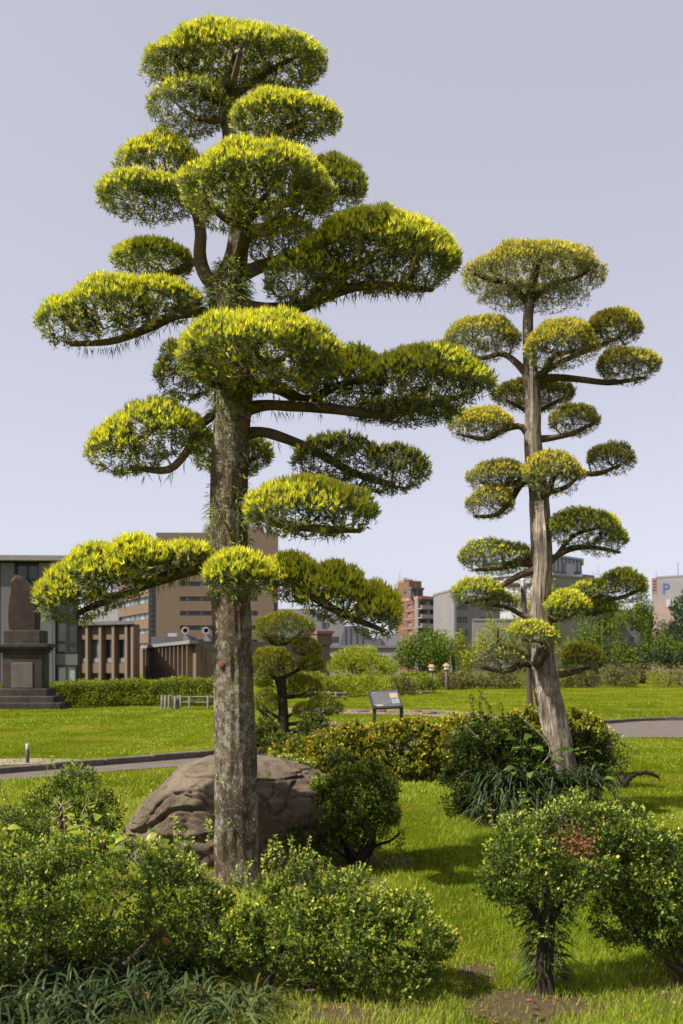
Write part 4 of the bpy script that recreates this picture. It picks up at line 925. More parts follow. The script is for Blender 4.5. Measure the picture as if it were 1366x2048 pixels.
#@@ROCK
# ------------------------------------------------------------------ boulder
def mat_rock():
    m, n, l, b = newmat('boulder_stone'); tc = n.new('ShaderNodeTexCoord'); co = tc.outputs['Object']
    t = noise_node(n, l, 2.0, 9, .65, co); r = ramp(n, [(0.28, (0.085, 0.064, 0.046)), (0.5, (0.21, 0.16, 0.112)), (0.72, (0.32, 0.25, 0.18))]); l.new(t.outputs['Fac'], r.inputs[0])
    t2 = noise_node(n, l, 1, 8, .7, co, sc3=(5, 5, .9)); r2 = ramp(n, [(0.5, (0, 0, 0)), (0.7, (.8, .8, .8))]); l.new(t2.outputs['Fac'], r2.inputs[0])
    c = mixc(n, l, r.outputs[0], (0.085, 0.064, 0.045), r2.outputs[0])
    t3 = noise_node(n, l, 60, 6, .8, co); r3 = ramp(n, [(0.3, (.75, .75, .75)), (0.7, (1.2, 1.2, 1.2))]); l.new(t3.outputs['Fac'], r3.inputs[0])
    c = mixc(n, l, c, r3.outputs[0], 1, 'MULTIPLY')
    l.new(c, b.inputs['Base Color']); b.inputs['Roughness'].default_value = .92; b.inputs['Specular IOR Level'].default_value = .15
    t4 = noise_node(n, l, 14, 9, .7, co); ad = n.new('ShaderNodeMath'); ad.operation = 'ADD'; l.new(t3.outputs['Fac'], ad.inputs[0]); l.new(t4.outputs['Fac'], ad.inputs[1])
    bp = n.new('ShaderNodeBump'); bp.inputs['Strength'].default_value = .9; bp.inputs['Distance'].default_value = .04; l.new(ad.outputs[0], bp.inputs['Height']); l.new(bp.outputs[0], b.inputs['Normal'])
    return m
M['rock'] = mat_rock()
def boulder():
    import bmesh
    Yb = 8.15; x0, x1 = (232 - CX) * Yb / F, (690 - CX) * Yb / F; H = (1735 - 1540) * Yb / F
    base = np.array([(x0 + x1) / 2, Yb, 0.0]); hw = (x1 - x0) / 2
    bm = bmesh.new(); bmesh.ops.create_icosphere(bm, subdivisions=7, radius=1)
    def crack(v, sh): return max(0.0, 1 - abs(v) * sh)
    for v in bm.verts:
        p = v.co
        x = math.copysign(abs(p.x) ** .75, p.x); y = math.copysign(abs(p.y) ** .75, p.y); z = math.copysign(abs(p.z) ** .6, p.z)
        tl = float(np.interp(x, [-1, -.9, -.72, -.55, -.40, -.2, .2, .6, .9, 1], [.36, .46, .60, .74, .90, .985, 1.0, .985, .97, .85]))
        zz = z * tl if z > 0 else z * .3
        if y < .3 and zz < .62:                                        # undercut of the right front
            k = float(sstep(-.25, .35, np.array(x))) * (.62 - max(zz, 0)) * .62 * (.6 + .8 * max(0, mnoise.noise(Vector((x * 2.2, 3, zz * 2)))))
            y *= 1 - k
        if zz < .4: x *= 1 - .18 * (.4 - zz)
        q = Vector((x * 1.4, y, zz * 1.1))
        # stepped facets: quantised noise gives planes and ledges
        n1 = mnoise.noise(q * 1.5 + Vector((4, 2, 9))); n2 = mnoise.noise(Vector((x * 1.0, y * 1.2, zz * 3.4 + .35 * x)) + Vector((1, 5, 2)))
        fac = round(n2 * 4) / 4 * .5 + n2 * .5
        f = 1 + .06 * n1 + .07 * fac + .035 * mnoise.noise(q * 4.3) + .022 * mnoise.noise(q * 9) + .012 * mnoise.noise(q * 21)
        w_ = .25 * mnoise.noise(q * 2.2)
        f -= .060 * crack(mnoise.noise(Vector((x * .7 + 3, y * .6, zz * 3.6 + x * .35 + w_))), 22)
        f -= .045 * crack(mnoise.noise(Vector((x * 1.5 + w_ * 2, y * 1.0 + 7, zz * 1.4 + 1))), 26)
        f -= .030 * crack(mnoise.noise(Vector((x * 3.5 + zz * 2 + w_, y * 3 + 2, zz * 3 - x))), 22)
        top = float(sstep(.55, .9, np.array(zz / max(tl, .01))))
        v.co = Vector((x * hw * f, y * .72 * f, (zz * H * (1 + (f - 1) * (.75 - .45 * top))) if zz > 0 else zz * H * f))
    V = np.array([v.co[:] for v in bm.verts]) + base; Q = np.array([[v.index for v in f.verts] for f in bm.faces]); bm.free()
    o = recenter(mk('boulder', V, Q, M['rock'], smooth=True))
    tag(o, 'big flat-topped brown boulder with cracked face behind the tall tree trunk', 'rock')
boulder()
rk = rockmesh('boulder', M['rock'], 4, .34, .25, .2, 5.5, .22, 1.3, .1)
g = ground(664, 1466); o = bpy.data.objects.new('boulder', rk); COL.objects.link(o); o.location = (*g[:2], .02 + g[2]); o.scale = (1, 1, 1.35)
tag(o, 'small rounded stone on the grass beside the small cloud-pruned tree', 'rock')
o = bpy.data.objects.new('pebble', rk); COL.objects.link(o); g = ground(982, 1931); o.location = tuple(g + [0, 0, .005]); o.scale = (.05, .05, .06); tag(o, 'small pale pebble on bare soil between the front bushes', 'stone')

# ------------------------------------------------------------------ monument
M['stele'] = mat_plain('brown_stele_stone', (0.04, 0.026, 0.021), .85, .35, 2.5, .5, .2, stain=(.06, .035, .025))
M['mon'] = mat_plain('weathered_granite', (0.055, 0.045, 0.037), .9, .4, 2.2, .5, .15, stain=(.022, .019, .017))
M['monpale'] = mat_plain('pale_panel_stone', (0.12, 0.105, 0.088), .9, .2, 3, .3, .15, stain=(.11, .08, .06))
Ym = 33.5
def mx(p): return (p - CX) * Ym / F
def mz(p): return CH - (p - HY) * Ym / F
MO = thing('stone_monument', (mx(45), Ym + 1.0, float(gz(mx(45), Ym))), 'dark stone monument with irregular standing slab on a stepped pedestal', 'monument')
cxm = mx(33)
def slab(name, hwpx, y0, y1, mat, dfac=.55, bev=.03, parent=None, dx=0):
    hw = hwpx * .965 * Ym / F; c = cxm + dx * Ym / F
    zb = mz(y1)
    return mk(name, *bevbox(c - hw, c + hw, Ym + 1.0 - hw * dfac, Ym + 1.0 + hw * dfac, zb, mz(y0), bev), mat, parent or MO)
slab('step', 86, 1406, 1428, M['mon'], .5); slab('step', 72, 1393, 1405.8, M['mon']); slab('base_block', 55, 1378, 1392.8, M['mon'])
sh = slab('pedestal', 43, 1306, 1377.8, M['mon'])
hw = 43 * Ym / F
for i, (y0, y1, h) in enumerate(((1300, 1305.8, 46), (1294, 1299.8, 51), (1286.5, 1293.8, 57))): slab('cornice', h, y0, y1, M['mon'], bev=.02)
slab('plinth_block', 39, 1259, 1286.3, M['mon'], .7)
yf = Ym + 1.0 - hw * .965 * .55
mk('panel', *bevbox(cxm - 22 * Ym / F, cxm + 22 * Ym / F, yf - .03, yf + .1, mz(1376), mz(1325), .015), M['monpale'], sh)
ol = [(14, 1258), (12, 1235), (13, 1205), (17, 1180), (19, 1155), (28, 1145), (38, 1150), (52, 1165), (66, 1180), (69, 1205), (70, 1230), (69, 1258)]
n = len(ol); V = []
for d, k in ((-.32, .94), (-.24, 1.0), (.24, 1.0), (.32, .94)):
    for (a, b) in ol: V.append([cxm - mx(44) + mx(41 + (a - 41) * k), Ym + 1.0 + d, mz(1258 + (b - 1258) * (k if k < 1 and b < 1250 else 1))])
tri = []
for r in range(3):
    for i in range(n - 1): a = r * n + i; tri += [[a, a + 1, a + n + 1], [a, a + n + 1, a + n]]
for r in (0, 3): tri += [[r * n, r * n + i, r * n + i + 1] for i in range(1, n - 1)]
mk('standing_slab', V, np.array(tri), M['stele'], MO)

# ------------------------------------------------------------------ bollard, fences, board, lamp post
M['black'] = mat_plain('dark_metal', (0.03, 0.027, 0.025), .5, .2, 10, .1, .4)
M['silver'] = mat_plain('pale_cap', (0.33, 0.31, 0.28), .5, .1, 10, .1, .4)
M['wood'] = mat_plain('grey_wood', (0.16, 0.145, 0.115), .9, .3, 8, .4, .15)
def cyl(c, r, z0, z1, k=14, r2=None):
    a = np.arange(k) * 2 * math.pi / k; r2 = r if r2 is None else r2
    V = np.concatenate([np.stack([c[0] + r * np.cos(a), c[1] + r * np.sin(a), np.full(k, z0)], 1), np.stack([c[0] + r2 * np.cos(a), c[1] + r2 * np.sin(a), np.full(k, z1)], 1),
                        np.stack([c[0] + r2 * .7 * np.cos(a), c[1] + r2 * .7 * np.sin(a), np.full(k, z1 + r2 * .15)], 1)])
    Q = [[j * k + i, j * k + (i + 1) % k, (j + 1) * k + (i + 1) % k, (j + 1) * k + i] for j in range(2) for i in range(k)]
    Q += [[2 * k + 0, 2 * k + i, 2 * k + i + 1, 2 * k + min(i + 2, k - 1)] for i in range(1, k - 2, 2)]
    return V, np.array(Q)
g = ground(55, 1526); px = g[1] / F
BO = thing('bollard', g, 'short black bollard with silver cap standing on the sandy verge', 'bollard')
mk('post', *cyl(g, 3.6 * px, g[2] - .02, g[2] + 27 * px), M['black'], BO, smooth=True); mk('cap', *cyl(g, 3.9 * px, g[2] + 27 * px + .001, g[2] + 38 * px), M['silver'], BO, smooth=True)

def stakes(label, xs, ytop, ybot, Y, rails, nm='log_fence', r=.045, group='low log fences'):
    c = at(np.mean(xs), ybot, Y); T = thing(nm, (c[0], Y, float(gz(c[0], Y))), label, 'fence', group)
    for x in xs:
        p = at(x, ybot, Y + random.uniform(-.1, .1)); z0 = float(gz(p[0], p[1]))
        mk('post', *cyl(p, r * random.uniform(.85, 1.15), z0 - .05, at(x, ytop + random.uniform(-1.5, 1.5), Y)[2], 9), M['wood'], T, smooth=True)
    for (xa, xb, y) in rails:
        a, b = at(xa, y, Y), at(xb, y, Y); mk('rail', *segs([a], [b], [.03], [.03], 8), M['wood'], T, smooth=True)
stakes('low log fence with a row of close stakes in front of the clipped green hedge', [324, 331, 338, 344, 350, 356, 361, 379, 416, 440], 1391, 1420, 34.0, [(362, 440, 1394), (362, 440, 1405)])
stakes('low log fence in front of the shrubs behind the small cloud-pruned tree', [617, 631, 645, 658, 672, 690], 1382, 1402, 41.0, [(612, 692, 1386), (612, 692, 1394)])
stakes('low wooden rail at the edge of the far lawn', [826, 842, 858], 1381, 1390, 47.0, [(822, 862, 1383)], r=.05)

Yb = 24.4
def bx(p): return (p - CX) * Yb / F
def bz(p): return CH - (p - HY) * Yb / F
M['boardframe'] = mat_plain('board_frame', (0.04, 0.034, 0.030), .55, .15, 8, .1, .35)
M['boardface'] = mat_plain('board_face', (0.105, 0.105, 0.105), .5, .08, 4, .05, .3)
M['print'] = mat_plain('board_print', (0.20, 0.20, 0.20), .6, .05, 10, 0, .2)
M['printmap'] = mat_plain('board_map', (0.42, 0.30, 0.16), .6, .3, 18, 0, .2, stain=(.16, .28, .30))
M['printphoto'] = mat_plain('board_photo', (0.22, 0.25, 0.26), .6, .4, 14, 0, .2)
SG = thing('information_board', (bx(777), Yb, float(gz(bx(777), Yb))), 'slanted grey information board with small coloured map on two posts', 'sign')
def prism(quad, d):
    V = np.array([p + dd for dd in (np.zeros(3), d) for p in quad]); return V, np.array([[0, 1, 2, 3], [7, 6, 5, 4], [0, 4, 5, 1], [1, 5, 6, 2], [2, 6, 7, 3], [3, 7, 4, 0]])
# panel corners: lower edge nearer, upper edge farther and shifted left by the board's turn
bl_, br_ = at(746, 1417, Yb), at(806, 1413, Yb + .35); tl_, tr_ = at(737, 1382, Yb + .45), at(796, 1379, Yb + .8)
ev, eu = unit(tl_ - bl_), unit(br_ - bl_); nn = unit(np.cross(eu, ev))
fr = mk('panel', *prism([bl_, br_, tr_, tl_], -nn * .06), M['boardframe'], SG)
def onb(u0, v0, u1, v1, off=.004, th=.003):
    def P(u, v): return (bl_ * (1 - u) + br_ * u) * (1 - v) + (tl_ * (1 - u) + tr_ * u) * v + nn * off
    return prism([P(u0, v0), P(u1, v0), P(u1, v1), P(u0, v1)], -nn * th)
mk('face', *onb(.05, .08, .95, .94, .004, .008), M['boardface'], fr)
mk('title', *onb(.10, .83, .26, .88, .009), M['print'], fr)
for i in range(9): mk('text_line', *onb(.12, .70 - i * .062, .12 + (.55 if i % 4 else .42), .725 - i * .062, .009), M['print'], fr)
mk('map', *onb(.66, .52, .93, .80, .009), M['printmap'], fr); mk('picture', *onb(.68, .20, .93, .46, .009), M['printphoto'], fr); mk('caption', *onb(.08, .10, .36, .19, .009), M['silver'], fr)
for (p, dy) in ((749, 0.0), (803, .35)):
    y = Yb + dy + .05; c = at(p, 1420, y); z0 = float(gz(c[0], y)); ztop = at(p, 1411, y)[2]
    mk('post', *box(c[0] - .045, c[0] + .045, y, y + .09, z0 - .05, ztop), M['boardframe'], SG)

M['lampbrown'] = mat_plain('brown_paint', (0.075, 0.048, 0.042), .5, .12, 10, .05, .35)
M['lampwhite'] = mat_plain('lamp_glass', (0.72, 0.72, 0.66), .35, .05, 10, 0, .5)
M['lampgrey'] = mat_plain('grey_paint', (0.42, 0.41, 0.42), .6, .08, 10, .05, .3)
Yl = 33.0; g = ground(1062, 1424); Yl = g[1]
LP = thing('lamp_post', g, 'brown lamp post with two hanging lanterns behind the slim tree trunk', 'lamp post')
tp = at(1045, 1160, Yl)
mk('post', *tube(np.array([np.r_[g - [0, 0, .1], .105], np.r_[(g * .5 + tp * .5), .095], np.r_[at(1046, 1172, Yl), .085]]), 12, 12, .0), M['lampbrown'], LP, smooth=True)
mk('post_top', *tube(np.array([np.r_[at(1046, 1172.5, Yl), .09], np.r_[at(1045, 1158, Yl), .09]]), 12, 6, .0), M['lampgrey'], LP, smooth=True)
mk('cross_arm', *box(tp[0] - .62, tp[0] + .5, Yl - .05, Yl + .05, tp[2] - .03, tp[2] + .05), M['lampgrey'], LP)
mk('base_collar', *cyl(g, .14, g[2] - .02, g[2] + .18, 14), M['lampbrown'], LP, smooth=True)
for p in (1026, 1061):
    c = at(p, 1178, Yl); hw = 11.5 * Yl / F; ln = mk('lantern', *box(c[0] - hw * .9, c[0] + hw * .9, Yl - hw * .9, Yl + hw * .9, at(0, 1186, Yl)[2], at(0, 1175, Yl)[2]), M['lampwhite'], LP)
    mk('lantern_cap', *bevbox(c[0] - hw * 1.1, c[0] + hw * 1.1, Yl - hw * 1.1, Yl + hw * 1.1, at(0, 1174.9, Yl)[2], at(0, 1166, Yl)[2], .05), M['lampbrown'], ln)
    for sx in (-1, 0, 1):
        mk('lantern_bar', *box(c[0] + sx * hw * .9 - .015, c[0] + sx * hw * .9 + .015, Yl - hw * .93, Yl - hw * .9 + .01, at(0, 1186.5, Yl)[2], at(0, 1174.9, Yl)[2]), M['lampbrown'], ln)
    mk('hanger', *segs([at(p, 1167, Yl)], [[c[0], Yl, tp[2]]], [.02], [.02], 6), M['lampgrey'], ln)
M['pinkroof'] = mat_plain('lantern_roof', (0.40, 0.20, 0.15), .8, .1, 8, .1, .2)
for (p, y0, lb) in ((863, 1330, 'garden lamp with pinkish cap in front of the darker green leafy tree'), (893, 1328, 'garden lamp with pinkish cap beside the thin bright yellow-green tree')):
    Yg = 52.0; c = at(p, y0, Yg); z0 = float(gz(c[0], Yg)); G = thing('garden_lamp', (c[0], Yg, z0), lb, 'lamp', 'garden lamps beyond the lawn')
    mk('post', *cyl(c, .08, z0 - .05, c[2] - .3, 10), M['lampbrown'], G, smooth=True); mk('lamp_head', *box(c[0] - .12, c[0] + .12, Yg - .12, Yg + .12, c[2] - .302, c[2] - .1), M['lampwhite'], G)
    mk('cap', *cyl(c, .22, c[2] - .1, c[2] + .02, 12, .1), M['pinkroof'], G, smooth=True)

# ------------------------------------------------------------------ hedges, shrubs and trees beyond the lawn
def hedge(name, label, p0, p1, Y0, Y1, ytop0, ytop1, depth, mat, leaf, n, tone=(.5, .25), cat='hedge', group=None, rag=.08):
    """clipped hedge running from pixel p0 at depth Y0 to p1 at Y1"""
    A, B = np.array([(p0 - CX) * Y0 / F, Y0]), np.array([(p1 - CX) * Y1 / F, Y1]); h0, h1 = CH - (ytop0 - HY) * Y0 / F, CH - (ytop1 - HY) * Y1 / F
    d = unit(B - A); nv = np.array([-d[1], d[0]]); nv = nv if nv[1] > 0 else -nv
    T = thing(name, (*((A + B) / 2), float(gz(*((A + B) / 2)))), label, cat, group)
    u = rng.uniform(0, 1, n); f = rng.uniform(0, 1, n); P2 = A + np.outer(u, B - A); g0 = gz(P2[:, 0], P2[:, 1]); hh = h0 + (h1 - h0) * u
    topm = f < .36; v = np.where(topm, rng.uniform(0, 1, n), rng.uniform(-.02, .02, n)); zz = np.where(topm, hh, g0 + (hh - g0) * rng.uniform(.02, 1, n))
    P = np.stack([P2[:, 0] + nv[0] * v * depth, P2[:, 1] + nv[1] * v * depth, zz], 1)
    N = np.where(topm[:, None], [0, 0, 1.0], np.array([-nv[0], -nv[1], .25]))
    edge = np.where(topm, np.minimum(v, 1 - v) * depth, hh - zz)
    P = P - N * (np.maximum(0, .18 - edge) ** 2 * 2.2)[:, None]
    P = P + N * (rag * snoise(P, 4.0, 1.0) + rag * .6 * snoise(P, 11, 4.0))[:, None] + rng.normal(0, leaf * .5, (n, 3))
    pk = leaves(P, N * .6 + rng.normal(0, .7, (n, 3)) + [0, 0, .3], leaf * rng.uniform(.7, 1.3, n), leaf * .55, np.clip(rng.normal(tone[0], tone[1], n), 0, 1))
    leafobj('foliage', [pk], M[mat], T)
    # dense inner growth
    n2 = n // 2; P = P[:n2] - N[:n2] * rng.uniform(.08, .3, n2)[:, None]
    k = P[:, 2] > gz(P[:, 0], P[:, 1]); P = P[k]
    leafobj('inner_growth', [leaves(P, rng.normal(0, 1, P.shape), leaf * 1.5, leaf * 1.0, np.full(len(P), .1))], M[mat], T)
    for i in range(12):
        q = A + (B - A) * (i + .5) / 12 + nv * depth * .5; z0 = float(gz(*q))
        mk('stem', *segs([[q[0], q[1], z0 - .05]], [[q[0] + random.uniform(-.2, .2), q[1], z0 + (h0 - z0) * .7]], [.025], [.012], 6), M['darkbark'], T)
    return T
M['hedge'] = mat_leaf('hedge_leaf', [(0.0, (0.04, 0.065, 0.008)), (0.5, (0.14, 0.18, 0.010)), (1.0, (0.32, 0.34, 0.016))], .38, .5, .3)
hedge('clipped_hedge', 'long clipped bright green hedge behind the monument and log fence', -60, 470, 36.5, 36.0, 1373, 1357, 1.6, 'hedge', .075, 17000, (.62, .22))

def canopy(name, label, Y, boxes, mat, leaf, n, trunk=None, cat='tree', group=None, kd=.9, tone=(.5, .25), lump=.16, gapk=.5, solid=1.0, stem_mat='darkbark', nlump=9, lumpr=(.28, .5)):
    """tree or shrub beyond the lawn: crown of many leaf clumps round limbs"""
    bl = [blob(b[:4], Y + (b[4] if len(b) > 4 else 0), kd, .55) for b in boxes]
    cx = np.mean([b[0][0] for b in bl]); tx = (trunk - CX) * Y / F if trunk else cx; z0 = float(gz(tx, Y))
    T = thing(name, (tx, Y, z0), label, cat, group)
    cl = []                                      # clumps over each lobe
    for b in bl:
        c, r, c_l = b; cl.append((c, r * .72, c_l * .72))
        u = unit(rng.normal(size=(nlump, 3))); u[:, 2] = np.abs(u[:, 2]) * 1.1 - .25
        for q in u:
            k = rng.uniform(*lumpr); rr = np.array([r[0], r[1], r[2]]) * k + .06
            cl.append((c + unit(q) * np.array([r[0], r[1], r[2]]) * (1 - k * .85), rr, rr[2] * .8))
    ar = np.array([c[1][0] * c[1][1] + c[1][0] * c[1][2] for c in cl]); ns = (n * ar / ar.sum()).astype(int) + 5
    packs = []; tg = []
    for b, m_ in zip(cl, ns):
        u = unit(rng.normal(size=(m_, 3))); rad = rng.uniform(0, 1, m_) ** (.25 * solid); P = b[0] + u * rad[:, None] * np.where(u[:, 2:3] > 0, b[1][None], np.array([b[1][0], b[1][1], b[2]])[None])
        P = P[P[:, 2] > z0 + .05]
        if len(P) == 0: continue
        k = rng.uniform(0, 1, len(P)) < sstep(-1.2, -.1, snoise(P, 2.2 / max(.3, leaf * 8), 1.7)) * gapk + (1 - gapk); P = P[k]
        if len(P) == 0: continue
        ph = rng.normal(0, .12)
        packs.append(leaves(P, unit(P - b[0]) * .5 + rng.normal(0, .8, P.shape) + [0, 0, .2], leaf * rng.uniform(.6, 1.4, len(P)), leaf * .55 * rng.uniform(.8, 1.3, len(P)), np.clip(rng.normal(tone[0] + ph, tone[1], len(P)), 0, 1)))
        tg.append(b[0]); tg += list(P[rng.permutation(len(P))[:4]])
    leafobj('crown', packs, M[mat], T)
    hgt = max(b[0][2] + b[1][2] for b in bl) - z0; r0 = .03 * hgt
    ctr = np.mean([b[0] for b in bl], 0)
    tr = np.array([[tx, Y, z0 - .1, r0 * 1.2], [tx + .02 * hgt, Y, z0 + .25 * hgt, r0], [ctr[0] * .6 + tx * .4, Y, z0 + .5 * hgt, r0 * .7], [ctr[0], ctr[1], z0 + .72 * hgt, r0 * .3]])
    mk('trunk', *tube(tr, 9, 24, .12), M[stem_mat], T, smooth=True)
    tw = twigs(crspline(tr, 12)[4:, :3], np.array(tg), .006, r0 * .6, .3, .5)
    if tw: tag(mk('limbs', *tw, M[stem_mat], T), kind='stuff')
    return T

canopy('round_tree', 'dense rounded yellow-green tree beyond the information board', 60, [(655, 1292, 800, 1370)], 'tree_y', .12, 12000, 720, gapk=.1, nlump=26, lumpr=(.2, .34), tone=(.45, .2), solid=.5)
canopy('leafy_tree', 'darker green leafy tree right of the round yellow-green tree', 62, [(790, 1255, 900, 1370), (830, 1262, 935, 1360), (780, 1285, 840, 1350)], 'tree_g', .16, 9000, 845, nlump=12)
canopy('spring_tree', 'thin bright yellow-green tree in front of the grey concrete block', 66, [(868, 1240, 915, 1360), (895, 1275, 960, 1370), (910, 1255, 935, 1320), (850, 1300, 900, 1370)], 'tree_y', .15, 4200, 905, gapk=.85, solid=2, nlump=8, group='thin spring trees')
canopy('spring_tree', 'airy yellow-green tree with visible twigs left of the slim tree', 66, [(945, 1215, 1010, 1350), (985, 1230, 1040, 1350), (1000, 1270, 1060, 1370), (940, 1280, 990, 1370)], 'tree_y', .15, 5200, 995, gapk=.85, solid=2, nlump=8, group='thin spring trees')
canopy('spring_tree', 'tall bright yellow-green tree directly behind the slim tree trunk', 72, [(1010, 1165, 1080, 1300), (1060, 1150, 1130, 1260), (1120, 1170, 1180, 1260), (1050, 1230, 1150, 1350)], 'tree_y', .16, 8000, 1085, gapk=.6, solid=1.5, nlump=9, group='thin spring trees')
canopy('leafy_tree', 'mid green tree beyond the lawn right of the slim tree', 70, [(1140, 1225, 1220, 1340), (1190, 1180, 1265, 1300), (1180, 1270, 1280, 1370), (1120, 1280, 1190, 1370)], 'tree_g', .17, 9500, 1195, gapk=.75, solid=1.6, nlump=11, tone=(.65, .25))
canopy('leafy_tree', 'fresh green tree between the mid green tree and the dark pine', 70, [(1255, 1185, 1310, 1290), (1265, 1225, 1330, 1350), (1300, 1250, 1380, 1360)], 'tree_g', .17, 7500, 1285, gapk=.7, solid=1.5, nlump=11, tone=(.75, .25))
canopy('pine_tree', 'dark leaning evergreen tree by the parking building', 64, [(1310, 1225, 1420, 1290), (1340, 1185, 1430, 1260), (1360, 1165, 1450, 1230)], 'tree_d', .16, 8500, 1362, gapk=.5, nlump=10)
canopy('dark_shrub', 'very dark rounded shrub under the dark leaning evergreen', 62, [(1285, 1285, 1350, 1345), (1320, 1290, 1420, 1350)], 'tree_d', .14, 4500, 1340, cat='bush', gapk=.2)
# shrub belt
belt = [('shrub', 'low yellow-green shrub beside the log fence under the round tree', (600, 1335, 660, 1395), 43, 'tree_y', .09, .35), ('shrub', 'leafy shrub with dark gaps in front of the round tree', (640, 1345, 720, 1402), 44, 'tree_y', .09, .3),
        ('shrub', 'spreading yellow-green shrub behind the information board', (700, 1340, 780, 1398), 45, 'tree_y', .09, .45), ('shrub', 'thin brownish shrub right of the information board', (770, 1345, 830, 1392), 46, 'brownhedge', .08, .5),
        ('shrub', 'low olive shrub in front of the darker green leafy tree', (815, 1345, 880, 1388), 48, 'hedge', .09, .5), ('shrub', 'low green shrub left of the small cloud-pruned tree', (500, 1330, 560, 1385), 45, 'hedge', .09, .5), ('shrub', 'bright shrub behind the small cloud-pruned tree', (550, 1335, 610, 1390), 44, 'tree_y', .09, .4)]
for (nm, lb, bb, Y, mt, lf, tn) in belt:
    canopy(nm, lb, Y, [bb, (bb[0] + 8, bb[1] + 14, bb[2] + 6, bb[3] + 2)], mt, lf, 3200, None, 'bush', tone=(tn, .25), gapk=.4, nlump=9, solid=.8)
for i, (x0, x1, Ya, yt, mt, lb) in enumerate(((865, 960, 54, 1338, 'brownhedge', 'brownish green shrub mass beyond the lawn in front of the airy tree'), (945, 1050, 55, 1336, 'brownhedge', 'brownish hedge shrub just left of the lamp post'), (1030, 1130, 56, 1332, 'hedge', 'green hedge shrub hidden behind the slim tree trunk'),
        (1110, 1210, 57, 1330, 'brownhedge', 'grey-brown twiggy hedge right of the slim tree trunk'), (1195, 1290, 58, 1325, 'brownhedge', 'mottled brown and green hedge below the mid green tree'), (1275, 1450, 58, 1318, 'brownhedge', 'russet tinted hedge below the dark evergreen'))):
    canopy('hedge_shrub', lb, Ya, [(x0, yt, x0 + (x1 - x0) * .6, 1382), (x0 + (x1 - x0) * .4, yt + 3, x1, 1384), (x0 + 10, yt + 18, x1 - 8, 1386)], mt, .10, 5200, None, 'hedge', 'hedge shrubs along the far lawn', tone=(.5, .3), gapk=.4, nlump=10, solid=.8, stem_mat='twig')
#@@BUILD
# ------------------------------------------------------------------ buildings of the town
class Face:
    """vertical wall plane through two pixel columns at given depths; photo pixels map onto it"""
    def __init__(s, pa, Ya, pb, Yb):
        s.A = np.array([(pa - CX) * Ya / F, Ya]); s.B = np.array([(pb - CX) * Yb / F, Yb]); s.L = np.linalg.norm(s.B - s.A); s.U = (s.B - s.A) / s.L
        n = np.array([s.U[1], -s.U[0]]); s.N = n if n.dot(-s.A) > 0 else -n
    def u(s, px):
        k = (px - CX) / F; d = s.B - s.A; t = (k * s.A[1] - s.A[0]) / (d[0] - k * d[1]); return t * s.L
    def z(s, px, py):
        p = s.A + s.U * s.u(px); return CH - (py - HY) * p[1] / F
    def box(s, u0, u1, z0, z1, n0, n1):
        V = []
        for z in (z0, z1):
            for (u, n) in ((u0, n1), (u1, n1), (u1, n0), (u0, n0)):
                p = s.A + s.U * u + s.N * n; V.append([p[0], p[1], z])
        return np.array(V), BOXF
    def rbox(s, u0, u1, z0, z1, n, back):
        """block whose side walls splay back from the facade"""
        f = [s.A + s.U * u + s.N * n for u in (u0, u1)]; g = [p * (1 + back / abs(p[1])) for p in f]
        V = [[p[0], p[1], z] for z in (z0, z1) for p in (f[0], f[1], g[1], g[0])]
        return np.array(V), BOXF
    def pbox(s, x0, x1, y0, y1, n0, n1):
        """pixel box, y0 above y1"""
        return s.box(s.u(x0), s.u(x1), s.z((x0 + x1) / 2, y1), s.z((x0 + x1) / 2, y0), n0, n1)

def wall(name, fc, u0, u1, z0, z1, depth, holes, mat, parent):
    """solid wall block with real openings 'depth' deep; holes (u0,u1,z0,z1)"""
    us = sorted({u0, u1, *[min(max(h[i], u0), u1) for h in holes for i in (0, 1)]}); zs = sorted({z0, z1, *[min(max(h[i], z0), z1) for h in holes for i in (2, 3)]})
    def hole(a, b): return any(h[0] < a < h[1] and h[2] < b < h[3] for h in holes)
    nu, nz = len(us) - 1, len(zs) - 1; so_ = np.array([[not hole((us[i] + us[i+1]) / 2, (zs[j] + zs[j+1]) / 2) for j in range(nz)] for i in range(nu)])
    V, Q = [], []
    def pt(u, z, n): p = fc.A + fc.U * u + fc.N * n; return [p[0], p[1], z]
    def quad(*p): Q.append([len(V) + k for k in range(4)]); V.extend(p)
    for i in range(nu):
        for j in range(nz):
            if not so_[i, j]: continue
            a, b, c, d = us[i], us[i+1], zs[j], zs[j+1]; quad(pt(a, c, 0), pt(b, c, 0), pt(b, d, 0), pt(a, d, 0))
            for (di, dj, e) in ((-1, 0, ((a, c), (a, d))), (1, 0, ((b, c), (b, d))), (0, -1, ((a, c), (b, c))), (0, 1, ((a, d), (b, d)))):
                ii, jj = i + di, j + dj
                if not (0 <= ii < nu and 0 <= jj < nz) or not so_[ii, jj]:
                    (p, q), (r, t_) = e; quad(pt(p, q, 0), pt(r, t_, 0), pt(r, t_, -depth), pt(p, q, -depth))
    return mk(name, np.array(V), np.array(Q), mat, parent)

